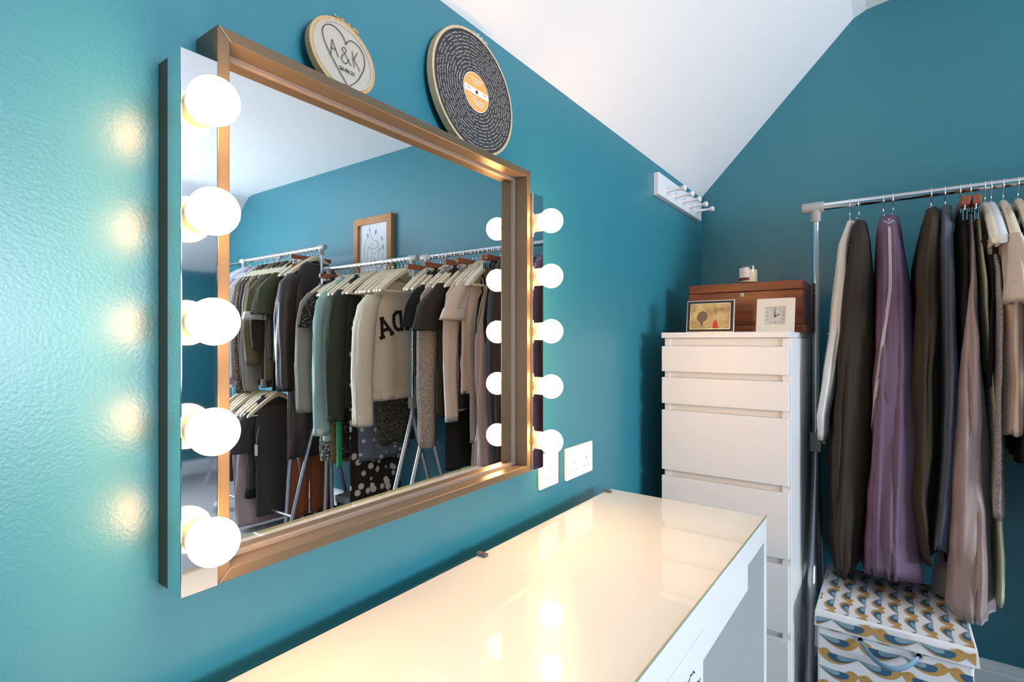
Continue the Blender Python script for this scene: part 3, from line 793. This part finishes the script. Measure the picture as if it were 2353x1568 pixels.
YF = 1.90
ZT = ZA
GW = 'bottoms on clip hangers nearest the chest'
S = from_px([(508, 1944, 1962, .07), (560, 1922, 1956, .12), (680, 1908, 1946, .16), (760, 1902, 1940, .17), (860, 1884, 1922, .18), (950, 1874, 1906, .18), (1003, 1878, 1903, .17)], YF, .18)
tw = draped('trousers', 'white cotton trousers with frayed seams hanging nearest the chest', 'trousers', S, F['white'], 21, fold=.008, lam=.11, jag=.01)
m = MB(); rnd = random.Random(5)
for k in range(26):
    z = CZ + .30 - k*.0115; xc, hx, yc, hy = interp(S, z)
    p = Vector((xc - hx*.8*rnd.choice((1, -1)), yc-hy*.97, z)); m.tube([p, p + Vector((rnd.uniform(-.007, .007), -.004, rnd.uniform(-.006, .008)))], .0005, 4)
m.build('frayed_threads', F['white'], tw)
S = from_px([(508, 1960, 1990, .08), (545, 1945, 1998, .14), (650, 1926, 2006, .18), (850, 1904, 2002), (1050, 1898, 1994), (1220, 1898, 1976), (1300, 1912, 1966), (1332, 1918, 1950)], YF, .19)
draped('trousers', 'dark brown wide trousers between the white and lilac ones', 'trousers', S, F['dkbrown'], 22, fold=.017, lam=.12, jag=.012)
S = from_px([(497, 2018, 2066, .07), (520, 2012, 2072, .11), (650, 2008, 2094, .17), (850, 2000, 2108), (1050, 1986, 2112), (1200, 1975, 2116), (1318, 1966, 2121)], YF, .19)
tl = draped('trousers', 'lilac wide leg trousers with a pale side seam', 'trousers', S, F['lilac'], 23, fold=.016, lam=.13, jag=.008, pleat=.011)
m = MB(); P = []
bv = cloth(S, 23, fold=.016, lam=.13, jag=.008, pleat=.011); bt = BVHTree.FromPolygons(bv.v, bv.f)
for k in range(40):
    v = 502 + k*(1300-502)/39; q = k/39
    u = 2043 - max(0, q-.2)*92 + (3*math.sin(q*9))
    r = ray(u, v); hit = bt.ray_cast(Vector((0, 0, CZ)), r.normalized())
    if hit[0]: P.append(hit[0] - r.normalized()*.002)
if len(P) > 3: m.ribbon(P, .0085, (0, -1, .02)); m.build('side_seam', F['seam'], tl, smooth=True)
m = MB(); P = []
for (u, v) in ((2018, 503), (2030, 508), (2042, 514), (2054, 507), (2066, 499)):
    r = ray(u, v); hit = bt.ray_cast(Vector((0, 0, CZ)), r.normalized())
    if hit[0]: P.append(hit[0] - r.normalized()*.0025)
if len(P) > 2: m.ribbon(P, .008, (0, -1, .02)); m.build('waistband', F['seam'], tl, smooth=True)
S = from_px([(478, 2128, 2160, .07), (500, 2122, 2166, .12), (600, 2104, 2170, .17), (800, 2098, 2172), (1000, 2096, 2162), (1150, 2100, 2152), (1240, 2112, 2146), (1298, 2128, 2140)], YF, .19)
draped('trousers', 'dark brown trousers tapering to a pointed hem beside the slate pair', 'trousers', S, F['brown'], 24, fold=.017, lam=.12, jag=.012)
S = from_px([(472, 2162, 2190, .07), (500, 2158, 2196, .12), (620, 2160, 2204, .17), (850, 2166, 2206), (1050, 2164, 2204), (1180, 2150, 2190), (1255, 2138, 2184)], YF+.01, .19)
draped('trousers', 'slate grey cotton trousers beside the dark brown tapering pair', 'trousers', S, F['slate'], 25, fold=.009, lam=.12, jag=.02)
S = from_px([(486, 2204, 2222, .07), (540, 2200, 2230, .11), (700, 2200, 2236), (900, 2204, 2226), (1150, 2190, 2204), (1320, 2180, 2192)], YF+.03, .15)
draped('trousers', 'black trousers between the slate pair and the long taupe satin skirt', 'trousers', S, F['black'], 26, fold=.009, lam=.12, jag=.01)
S = from_px([(492, 2226, 2236, .07), (560, 2228, 2246, .11), (760, 2226, 2262), (1000, 2206, 2284), (1200, 2190, 2290), (1330, 2178, 2292), (1414, 2170, 2295)], YF, .19)
draped('skirt', 'long taupe satin skirt reaching down over the bird box', 'skirt', S, F['satin'], 27, pleat=.014, plam=.06, fold=.016, lam=.15, jag=.006, drift=.25)
S = from_px([(500, 2246, 2254, .07), (700, 2262, 2276), (1000, 2282, 2298), (1200, 2288, 2306), (1395, 2292, 2316)], YF+.03, .18)
draped('skirt', 'pale green skirt showing as a thin edge behind the taupe satin skirt', 'skirt', S, F['green'], 28, fold=.006, lam=.12)
for x, rz_, lab in ((-.110, .22, 'thin metal clip hanger holding the white trousers'), (-.084, -.25, 'thin metal clip hanger holding the dark brown wide trousers'), (-.018, .1, 'thin metal clip hanger at one leg of the lilac trousers'), (.008, -.1, 'thin metal clip hanger at the side seam of the lilac trousers'),
               (.103, .15, 'thin metal clip hanger holding the dark brown tapering trousers'), (.137, -.15, 'thin metal clip hanger holding the slate trousers')):
    hang('wire', x, RY, ZA, lab, rz=rz_*.3)
hang('clip', .172, RY, ZA, 'red brown wooden clip hanger holding the black trousers')
hang('clip', .196, RY, ZA, 'red brown wooden clip hanger holding the taupe satin skirt')

def between(kind, x, names):
    L = [n for a, n in names if a <= x]; R = [n for a, n in names if a > x]
    if L and R: return 'bare ' + HW[kind] + ' between the ' + L[-1] + ' and ' + R[0]
    return 'bare ' + HW[kind] + ' beyond the ' + (L[-1] if L else R[0])
NA = [(.268, 'beige t shirt'), (.326, 'beige sweater'), (.375, 'black knee length dress'), (.425, 'dark brown t shirt'), (.488, 'speckled sweater'), (.552, 'plain black t shirt'), (.600, 'charcoal top')]
NB = [(.935, 'cream sweatshirt'), (1.045, 'blue floral dress'), (1.125, 'long floral dress'), (1.205, 'dark green jacket'), (1.345, 'mint shirt'), (1.385, 'flecked navy dress'), (1.435, 'dotted blouse'), (1.505, 'taupe cardigan')]
NC = [(1.735, 'leather coat'), (1.80, 'rust trousers'), (1.885, 'olive t shirt'), (1.92, 'dress behind it'), (1.96, 'charcoal t shirt'), (2.005, 'white cuffed shirt'), (2.06, 'brown dress'), (2.115, 'khaki jacket'), (2.165, 'taupe shirt'), (2.215, 'black long sleeved dress'), (2.265, 'rust speckled blouse'), (2.32, 'grey sweater')]
NL = [(1.97, 'coat end black trousers'), (2.02, 'charcoal dress'), (2.10, 'mauve satin dress'), (2.22, 'grey trousers'), (2.30, 'charcoal trousers')]
GH = 'cream hangers among the tops on the rail nearest the chest'
HSEEN = set()
def top_on(kind, x, rz, hl, hg=None, y=RY, **k):
    w = k['label'].split()[:10]
    while w[-1] in ('the', 'a', 'beside', 'on', 'with', 'and', 'of', 'in', 'its', 'between', 'behind', 'under', 'just', 'at', 'by', 'very', 'tiny', 'pale'): w.pop()
    lab = HW[kind] + ' holding the ' + ' '.join(w)
    if lab in HSEEN: lab = HW[kind] + ' holding the ' + ' '.join(k['label'].split()[:12])
    HSEEN.add(lab)
    hang(kind, x, y, rz, lab)
    return top_garment(x=x, rz=rz, y=y, **k)
CH = 'cream wooden hanger holding a top on the rail nearest the chest'
top_on('cream', .228, ZA, CH, GH, name='vest_top', label='black sleeveless top beside the taupe satin skirt', cat='top', mt=F['black'], length=.50, seed=41, thick=.010, strap=True, half=.17)
top_on('white', .242, ZA, CH, GH, name='dress', label='light grey knitted dress beside the taupe satin skirt', cat='dress', mt=F['greyknit'], length=.86, seed=40, thick=.011, half=.19, strap=True)
top_on('cream', .300, ZA, CH, GH, name='vest_top', label='black sleeveless top between the beige t shirt and beige sweater', cat='top', mt=F['black'], length=.70, seed=42, thick=.014, strap=True, half=.20)
top_on('cream', .268, ZA, CH, name='t_shirt', label='beige t shirt with a turned up sleeve cuff on the rail nearest the chest', cat='t shirt', mt=F['beige'], length=.62, seed=43, sleeve=.17, cuff=.05, thick=.017, half=.215, sl_out=.012, drop=.088)
top_on('cream', .326, ZA, CH, GH, name='sweater', label='beige long sleeved sweater beside the black knee length dress', cat='sweater', mt=F['beige'], length=.70, seed=44, sleeve=.66, thick=.015, drop=.088)
top_on('cream', .375, ZA, CH, GH, name='dress', label='black knee length dress beside the beige sweater', cat='dress', mt=F['black'], length=1.0, seed=45, thick=.018, strap=True)
top_on('cream', .425, ZA, CH, GH, name='t_shirt', label='dark brown t shirt with a wide loose sleeve beside the speckled sweater', cat='t shirt', mt=F['dkbrown'], length=.74, seed=46, sleeve=.22, thick=.026, half=.21, sl_out=.03, drop=.088)
top_on('cream', .488, ZA, CH, GH, name='sweater', label='speckled taupe knitted sweater with very long sleeves', cat='sweater', mt=F['taupeknit'], length=.74, seed=47, sleeve=.80, thick=.030, half=.20, drop=.088)
top_on('cream', .552, ZA, CH, GH, name='t_shirt', label='black t shirt beside the speckled taupe sweater', cat='t shirt', mt=F['black'], length=.66, seed=48, sleeve=.20, thick=.022, half=.20, drop=.088)
top_on('cream', .600, ZA, CH, GH, name='vest_top', label='charcoal sleeveless top at the end of the rail nearest the chest', cat='top', mt=F['charcoal'], length=.55, seed=49, thick=.016, strap=True)
for x in (.645, .672, .450, .515):
    hang('cream', x, RY, ZA, between('cream', x, NA), 'bare cream hangers past the charcoal top' if x > .6 else None, rz=random.uniform(-.08, .08))
for x in (.350, .430, .575, .700):
    hang('clip', x, RY, ZA, between('clip', x, NA))

# --- second rail, below the giraffe drawing
GB = 'cream hangers holding clothes on the rail below the giraffe drawing'
CB = 'cream wooden hanger holding clothes on the rail below the giraffe drawing'
sw, swb = top_on('cream', .935, ZB, 'cream wooden hanger holding the cream sweatshirt', name='sweatshirt', label='cream sweatshirt with arched black letters', cat='sweatshirt', mt=F['cream'], length=.66, seed=51, sleeve=.70, cuff=.06, hem=True, thick=.040, half=.225, fold=.011, lam=.14, drop=.125, sl_out=.012, neck=.095)
bt = BVHTree.FromPolygons(swb.v, swb.f)
def letter_strokes(ch):
    if ch == 'A': return [[(-.42,0),(0,1)], [(.42,0),(0,1)], [(-.26,.34),(.26,.34)], [(-.62,0),(-.22,0)], [(.62,0),(.22,0)], [(-.16,1),(.16,1)]]
    if ch == 'D': return [[(-.32,0),(-.32,1)], [(-.48,0),(.05,0),(.32,.16),(.40,.5),(.32,.84),(.05,1),(-.48,1)]]
    if ch == 'N': return [[(-.36,0),(-.36,1)], [(-.36,1),(.36,0)], [(.36,0),(.36,1)], [(-.55,0),(-.17,0)], [(.17,1),(.55,1)], [(-.55,1),(-.3,1)]]
    return [[(.40,.72),(.28,.92),(0,1),(-.28,.88),(-.40,.5),(-.28,.12),(0,0),(.28,.08),(.40,.28)]]
for ch, u, v, tilt in (('A', 883, 752, 20), ('D', 913, 738, 7), ('A', 945, 738, -6)):     # the letters the mirror shows; read from the mirror side
    vc = Vector((2*FXM, 0, CZ)); r = ray(u, v); r.x = -r.x
    hit = bt.ray_cast(vc, r.normalized())
    if not hit[0]: continue
    cy_, cz_ = hit[0].y, hit[0].z; a = math.radians(tilt); sz = .098
    m = MB()
    for stt in letter_strokes(ch):
        P = []
        for (p, q) in zip(stt, stt[1:]):
            for s_ in range(6): P.append((p[0]+(q[0]-p[0])*s_/6, p[1]+(q[1]-p[1])*s_/6))
        P.append(stt[-1]); pts = []
        for (lx, lz) in P:
            lx, lz = lx*sz*.80, (lz-.5)*sz
            ly = lx*math.cos(a) + lz*math.sin(a); lzz = -lx*math.sin(a) + lz*math.cos(a)
            yy, zz = cy_ - ly, cz_ + lzz
            h_ = bt.ray_cast(Vector((0, yy, zz)), Vector((1, 0, 0)))
            pts.append(Vector(((h_[0].x if h_[0] else hit[0].x) - .004, yy, zz)))
        m.ribbon(pts, .019, (-1, 0, 0))
    lo_ = m.build('letter', F['letter'], sw)
    so = lo_.modifiers.new('thick', 'SOLIDIFY'); so.thickness = .003; so.offset = 0
for x in (.845, .875, .905):
    hang('cream', x, RY, ZB, 'empty cream wooden hanger in front of the cream sweatshirt', 'empty hangers in front of the sweatshirt', rz=random.uniform(-.06, .06))
hang('honey', .985, RY, ZB, 'honey brown wooden hanger in front of the cream sweatshirt', rz=.05)
top_on('cream', 1.045, ZB, CB, GB, name='dress', label='blue grey dress with pale flowers hanging beside the sweatshirt', cat='dress', mt=F['bluefloral'], length=1.06, seed=52, thick=.018, strap=True, half=.19)
top_on('cream', 1.015, ZB, CB, GB, name='blouse', label='dark small print blouse just behind the sweatshirt', cat='blouse', mt=F['smallprint'], length=.98, seed=53, thick=.012, strap=True, half=.14, ybot=.07)
top_on('cream', 1.125, ZB, CB, GB, name='dress', label='long black dress with large white flowers', cat='dress', mt=F['bwfloral'], length=1.5, seed=54, thick=.020, strap=True, half=.19, flare=1.05)
top_on('cream', 1.205, ZB, CB, GB, name='jacket', label='dark green jacket with long sleeves beside the mint shirt', cat='jacket', mt=F['dkgreen'], length=.78, seed=55, sleeve=.74, thick=.034, half=.215, cuff=.03, cuffmat=F['dkgreen'])
top_on('cream', 1.255, ZB, CB, GB, name='dress', label='black dress with tiny pale dots under the dark green jacket', cat='dress', mt=F['dots'], length=1.06, seed=56, thick=.016, strap=True, half=.19)
top_on('cream', 1.295, ZB, CB, GB, name='dress', label='olive dress with pale spots beside the mint shirt', cat='dress', mt=F['olivedot'], length=1.10, seed=57, thick=.016, strap=True, half=.19)
top_on('cream', 1.345, ZB, CB, GB, name='shirt', label='mint green shirt with long sleeves and a white hem', cat='shirt', mt=F['mint'], length=.97, seed=58, sleeve=.84, thick=.024, half=.205, cuff=.04, cuffmat=F['white'], hem=F['white'])
top_on('cream', 1.385, ZB, CB, GB, name='dress', label='navy dress printed with yellow and white flecks', cat='dress', mt=F['print'], length=1.10, seed=59, thick=.018, strap=True, half=.20)
top_on('cream', 1.435, ZB, CB, GB, name='blouse', label='black blouse with pale dots and short sleeves beside the taupe cardigan', cat='blouse', mt=F['dots'], length=.60, seed=60, sleeve=.2, thick=.020, half=.20)
top_on('cream', 1.505, ZB, CB, GB, name='cardigan', label='long sleeved taupe cardigan beside the long dark leather coat', cat='cardigan', mt=F['taupe'], length=.78, seed=61, sleeve=.72, thick=.026, half=.205, sl_out=.01)
t = thing('trousers', 'rust orange trousers showing below the long dark leather coat', 'trousers', (1.80, RY, ZC-.10))
cloth([(ZC-.11, 1.80, .014, RY, .12), (ZC-.35, 1.80, .024, RY, .15), (ZC-.62, 1.80, .028, RY, .15)], 62, fold=.010, lam=.15).build('hips', F['rust'], t, smooth=True)
for k, dy in enumerate((-.080, .078)):
    cloth([(ZC-.60, 1.80, .027, RY+dy*.94, .074), (.70, 1.80, .030, RY+dy, .068), (.085, 1.80, .032, RY+dy*1.05, .066)], 64+k, fold=.009, lam=.11, jag=.006).build('leg', F['rust'], t, smooth=True)
hang('clip', 1.80, RY+.015, ZC, 'red brown wooden clip hanger holding the rust trousers')
hang('clip', 1.465, RY, ZB, 'red brown wooden clip hanger beside the dotted blouse')
S = [(1.02, 1.235, .006, RY-.17, .012), (.8, 1.235, .007, RY-.18, .014), (.50, 1.23, .008, RY-.18, .016)]
draped('scarf', 'narrow emerald green sash hanging beside the long floral dress', 'scarf', S, F['emerald'], 63, fold=.003)
for x in (.975, 1.165, 1.405):
    hang('cream', x, RY, ZB, between('cream', x, NB))

# --- tallest rail
YC = RY + .015
GC = 'cream hangers in the packed row on the tallest rail'
CC = 'cream wooden hanger in the packed row on the tallest rail'
top_on('cream', 1.735, ZC, CC, GC, y=YC, name='coat', label='very long dark brown leather coat on the tallest rail', cat='coat', mt=F['leather'], length=1.26, seed=71, sleeve=.74, thick=.036, half=.215, fold=.014, lam=.13, drop=.10, flare=.98)
top_on('cream', 1.885, ZC, CC, GC, y=YC, name='t_shirt', label='olive green t shirt facing the room on the tallest rail', cat='t shirt', mt=F['olive'], length=.66, seed=72, sleeve=.26, thick=.024, half=.22, sl_out=.015)
top_on('cream', 1.92, ZC, CC, GC, y=YC, name='dress', label='black dress hanging just behind the olive t shirt', cat='dress', mt=F['black'], length=.86, seed=73, thick=.02, strap=True)
top_on('cream', 1.96, ZC, CC, GC, y=YC, name='t_shirt', label='charcoal t shirt behind the black dress on the tallest rail', cat='t shirt', mt=F['charcoal'], length=.66, seed=74, sleeve=.26, thick=.024, half=.215)
top_on('cream', 2.005, ZC, CC, GC, y=YC, name='shirt', label='dark shirt with a turned white cuff on its short sleeve', cat='shirt', mt=F['khaki'], length=.80, seed=75, sleeve=.29, thick=.024, half=.215, cuff=.05, cuffmat=F['white'], sl_out=.015)
top_on('cream', 2.06, ZC, CC, GC, y=YC, name='dress', label='brown striped dress with a pale hem on the tallest rail', cat='dress', mt=F['brown'], length=.84, seed=76, thick=.022, sleeve=.5, hem=F['taupe'])
top_on('cream', 2.115, ZC, CC, GC, y=YC, name='jacket', label='khaki jacket with long sleeves on the tallest rail', cat='jacket', mt=F['khaki'], length=.62, seed=77, thick=.024, sleeve=.6, half=.215)
top_on('cream', 2.165, ZC, CC, GC, y=YC, name='shirt', label='pale taupe shirt with long sleeves beside the khaki jacket', cat='shirt', mt=F['taupe'], length=.80, seed=78, thick=.02, sleeve=.78)
top_on('cream', 2.215, ZC, CC, GC, y=YC, name='dress', label='black long sleeved dress between the taupe shirt and rust speckled blouse', cat='dress', mt=F['charcoal'], length=.84, seed=79, thick=.022, sleeve=.7)
top_on('cream', 2.265, ZC, CC, GC, y=YC, name='blouse', label='rust speckled dark blouse with long sleeves', cat='blouse', mt=F['orangespot'], length=.82, seed=80, thick=.020, sleeve=.80)
top_on('cream', 2.32, ZC, CC, GC, y=YC, name='sweater', label='mid grey sweater beside the rust speckled blouse', cat='sweater', mt=F['greystripe'], length=.74, seed=81, thick=.022, sleeve=.7)
top_on('white', 2.375, ZC, 'white plastic hanger holding the white blouse', y=YC, name='blouse', label='white long sleeved blouse at the far end of the tallest rail', cat='blouse', mt=F['white'], length=.72, seed=82, thick=.02, sleeve=.7)
top_on('white', 2.44, ZC, 'white plastic hanger holding the lavender blouse', y=YC, name='blouse', label='lavender grey blouse beside the white blouse', cat='blouse', mt=F['lavender'], length=.82, seed=83, thick=.022, sleeve=.75)
for x in (1.765, 1.83, 1.845, 1.94, 1.98, 2.03, 2.09, 2.14, 2.19, 2.24, 2.29):
    hang('cream', x, YC, ZC, between('cream', x, NC), 'bare hangers between the rust trousers and olive t shirt' if 1.81 < x < 1.88 else None)
for x in (2.58, 2.66):
    hang('white', x, YC, ZC, 'white plastic hanger at the bare end of the tallest rail', 'white hangers on the tallest rail')
# far rail behind
for k, x in enumerate((2.62, 2.72, 2.86, 2.98)):
    hang('white' if k % 2 else 'cream', x, 2.31, CZ+.662, ('white plastic hanger' if k % 2 else 'cream wooden hanger') + ' on the far rail behind', 'hangers on the far rail, ' + ('white' if k % 2 else 'cream'))
top_garment('shirt', 'pale grey shirt on the far rail behind the tallest one', 'shirt', 2.72, CZ+.662, F['greystripe'], .75, 91, y=2.31, half=.13, thick=.02, sleeve=.6)
top_garment('blouse', 'white blouse on the far rail behind the tallest one', 'blouse', 2.86, CZ+.662, F['white'], .7, 92, y=2.31, half=.13, thick=.02, sleeve=.6)

# --- low rail
YL, ZL = 1.97, .945
GL = 'cream hangers on the low rail'
CL = 'cream wooden hanger on the low rail'
top_on('cream', 2.02, ZL, CL, GL, y=YL, name='dress', label='charcoal dress with a dark belt on the low rail', cat='dress', mt=F['charcoal'], length=.64, seed=101, thick=.03, half=.19, sleeve=.24, hem=F['black'])
S = [(ZL-.15, 2.10, .012, YL, .17), (ZL-.3, 2.10, .02, YL, .18), (.45, 2.09, .03, YL-.02, .19), (.03, 2.07, .045, YL-.03, .20)]
draped('dress', 'long mauve satin dress almost touching the floor on the low rail', 'dress', S, F['pinksatin'], 102, fold=.012, lam=.16, drift=.2)
hang('cream', 2.10, YL, ZL, 'cream wooden hanger holding the long mauve satin dress')
S = [(ZL-.14, 1.97, .012, YL, .14), (ZL-.3, 1.97, .022, YL, .16), (.10, 1.96, .03, YL, .15)]
draped('trousers', 'black trousers at the coat end of the low rail', 'trousers', S, F['charcoal'], 103, fold=.012, lam=.14)
hang('cream', 1.97, YL, ZL, 'cream wooden hanger holding the black trousers')
for k, (x, mt_, lab) in enumerate(((2.22, F['greystripe'], 'grey trousers on the low rail beside the mauve satin dress'), (2.30, F['charcoal'], 'charcoal trousers at the far part of the low rail'), (2.38, F['taupe'], 'taupe trousers at the far end of the low rail'))):
    S = [(ZL-.14, x, .012, YL, .14), (ZL-.3, x, .026, YL, .17), (.22+k*.06, x, .032, YL, .16)]
    draped('trousers', lab, 'trousers', S, mt_, 104+k, fold=.014, lam=.15)
    hang('cream', x, YL, ZL, 'cream wooden hanger holding the ' + lab.split(' on the low')[0].split(' at the far')[0] + ' on the low rail')
hang('honey', 2.045, YL, ZL, 'honey brown wooden hanger on the low rail', rz=.08)
for x in (2.06, 2.15, 2.26): hang('white' if x == 2.06 else 'cream', x, YL, ZL, between('cream', x, NL) if x > 2.1 else 'white plastic hanger on the low rail', None, rz=random.uniform(-.12, .12))
t = thing('price_tag', 'white card tag on a string hanging by the rust trousers', 'tag', (1.93, YL-.17, .60))
MB().box((1.92, YL-.172, .50), (1.955, YL-.170, .57)).build('card', M['tagw'], t)
MB().tube([(1.937, YL-.171, .565), (1.933, YL-.168, .62), (1.94, YL-.150, .68)], .0012, 6).build('string', M['tagw'], t)

# ------------------------------------------------------------------ bird print storage box
BX0, BX1, BY0, BY1, BZ = -.178, .180, 1.765, 2.150, CZ-.780
t = thing('storage_box', 'lidded canvas storage box printed with ochre and blue birds', 'storage box', ((BX0+BX1)/2, (BY0+BY1)/2, 0))
MB().box((BX0+.006, BY0+.008, 0), (BX1-.006, BY1-.006, BZ-.02)).build('body', M['canvasbox'], t, bevel=.006, seg=3)
lid = MB()
def lid_ring(e, z, wob):
    P = []
    n = 24
    cor = [(BX0-e, BY0-e), (BX1+e, BY0-e), (BX1+e, BY1+e), (BX0-e, BY1+e)]
    for k in range(4):
        (xa, ya), (xb, yb) = cor[k], cor[(k+1) % 4]
        for q in range(n):
            s_ = q/n; w = wob*math.sin(s_*math.pi*3.0 + k)
            nx, ny = ((0, -1), (1, 0), (0, 1), (-1, 0))[k]
            P.append((xa+(xb-xa)*s_+nx*w, ya+(yb-ya)*s_+ny*w, z + (w*.6 if wob else 0)))
    return P
lid.loft([lid_ring(-.001, BZ-.042, 0), lid_ring(.002, BZ-.046, .0025), lid_ring(.001, BZ-.02, .001), lid_ring(0, BZ-.005, 0), lid_ring(-.004, BZ, 0)], True, True)
lido = lid.build('lid', M['canvasbox'], t, smooth=True, sharp=35)
def clip_poly(P, x0, x1, y0, y1):
    def cl(P, ins, inter):
        out = []
        for i in range(len(P)):
            a, b = P[i-1], P[i]
            if ins(b):
                if not ins(a): out.append(inter(a, b))
                out.append(b)
            elif ins(a): out.append(inter(a, b))
        return out
    def ix(c): return lambda a, b: (c, a[1]+(b[1]-a[1])*(c-a[0])/(b[0]-a[0]))
    def iy(c): return lambda a, b: (a[0]+(b[0]-a[0])*(c-a[1])/(b[1]-a[1]), c)
    for ins, it in ((lambda p: p[0] >= x0, ix(x0)), (lambda p: p[0] <= x1, ix(x1)), (lambda p: p[1] >= y0, iy(y0)), (lambda p: p[1] <= y1, iy(y1))):
        if not P: return P
        P = cl(P, ins, it)
    return P
BODY = smooth_path([(0,0),(.2,-.02),(.45,-.035),(.66,-.02),(.74,.06),(.83,.10),(.92,.06),(1.0,.0),(.985,-.10),(.90,-.23),(.76,-.33),(.58,-.36),(.38,-.31),(.18,-.17),(0,0)], 3)[:-1]
WING = smooth_path([(0,0),(.3,-.028),(.70,-.03),(.77,-.10),(.72,-.21),(.57,-.275),(.38,-.255),(.18,-.145),(0,0)], 3)[:-1]
PALE = smooth_path([(0.01,-.003),(.25,-.024),(.48,-.034),(.54,-.085),(.50,-.16),(.38,-.185),(.18,-.115),(.01,-.003)], 3)[:-1]
EYE = [(.875+.014*math.cos(q), .02+.014*math.sin(q)) for q in [k*1.0472 for k in range(6)]]
def birds(name, w, h, mapf, parent, L=.098, rot=False, dx=0., dy=0.):
    m = MB(); pitch = .47*L
    W_, H_ = (h, w) if rot else (w, h)
    lev = [.0005, .0009, .0013, .0017]
    for r in range(-1, int(H_/pitch)+3):
        for c in range(-2, int(W_/L)+3):
            face = (c + r) % 2 == 0
            ox, oy = c*L + dx, r*pitch + dy
            for k, shp in enumerate((BODY, WING, PALE, EYE)):
                P = [((ox + p[0]*L) if face else (ox + L - p[0]*L), oy + p[1]*L*.86) for p in shp]
                if rot: P = [(p[1], p[0]) for p in P]
                P = clip_poly(P, 0, w, 0, h)
                if len(P) < 3: continue
                m.k = k; m.poly([mapf(p[0], p[1], lev[k]) for p in P])
    return m.build(name, [M['ochre'], M['birdblue'], M['birdpale'], M['birdnavy']], parent)
fw_ = BX1-BX0-.012
birds('bird_print', fw_-.004, BZ-.055, lambda a, b, e: (BX0+.008+a, BY0+.008-e, .004+b), t, dy=.012)
birds('bird_print', BX1-BX0-.010, BY1-BY0-.012, lambda a, b, e: (BX0+.005+a, BY0+.006+b, BZ+e), lido, rot=True, L=.082, dx=.015)
birds('bird_print', BX1-BX0-.008, .034, lambda a, b, e: (BX0+.004+a, BY0-.0042-e, BZ-.041+b), lido, L=.098, dy=.026, dx=.04)
birds('bird_print', BY1-BY0-.030, BZ-.055, lambda a, b, e: (BX1-.006+e, BY0+.016+a, .004+b), t, dy=.012)
for k, x in enumerate((-.068, .062)):
    m = MB(); m.lathe([(.0105, 0), (.0105, -.003), (.008, -.0045), (.0055, -.004), (.0055, 0)], (x, BY0+.007, CZ-.835), 24, 'y')
    m.build('eyelet', M['steel'], t, smooth=True, sharp=50)
m = MB(); rows_ = []
for q in range(25):
    s_ = q/24; x = -.068 + .130*s_; sag = 4*s_*(1-s_)
    tw_ = .25 + .9*math.sin(s_*math.pi)
    z = CZ-.838 - .040*sag; y = BY0 - .004 - .022*sag
    w = .011*math.cos(.5) if 0 < q < 24 else .005
    rows_.append([(x, y-.006*math.sin(tw_), z+w), (x, y-.002, z), (x, y+.006*math.sin(tw_), z-w)])
m.loft(rows_, False, False, closed=False); hd = m.build('ribbon_handle', M['ribbon'], t, smooth=True)
so = hd.modifiers.new('thick', 'SOLIDIFY'); so.thickness = .0015

# ------------------------------------------------------------------ floor clutter seen in the mirror
def shoe(x, y, rz, label, mt, trim):
    t = thing('shoe', label, 'shoe', (x, y, 0), (0, 0, rz))
    pts = [(0, -.12, .018), (0, -.09, .036), (0, -.03, .041), (0, .04, .034), (0, .10, .033), (0, .125, .022)]
    hts = [.030, .040, .055, .075, .070, .06]
    rings = []
    for (x_, y_, w), h in zip(pts, hts):
        rings.append([(w*math.cos(math.pi*2*q/20), y_, .014 + max(0, h*math.sin(math.pi*2*q/20))) for q in range(20)])
    MB().loft(rings).build('upper', mt, t, smooth=True, local=True)
    rings = [[(w*1.1*c_, y_*1.03, z_) for (c_, z_) in ((-1, 0), (1, 0), (1, .015), (-1, .015))] for (x_, y_, w) in pts]
    MB().loft(rings).build('sole', trim, t, local=True)
    MB().box((-.02, -.05, .055), (.02, -.01, .064)).build('strap', trim, t, local=True, bevel=.003)
    return t
shoe(1.83, 2.20, .5, 'black shoe with a pale strap and sole under the rust trousers', M['black'], M['labelw'])
shoe(1.73, 2.26, .3, 'black shoe with a pale strap and sole beside a rail foot', M['black'], M['labelw'])
t = thing('fabric_box', 'dark grey fabric box on the floor behind the floral dress', 'storage box', (1.50, 2.27, 0))
MB().box((1.34, 2.17, 0), (1.62, 2.41, .20)).build('body', F['charcoal'], t, bevel=.008, seg=2)
MB().box((1.335, 2.165, .17), (1.625, 2.415, .215)).build('lid', F['greystripe'], t, bevel=.006, seg=2)
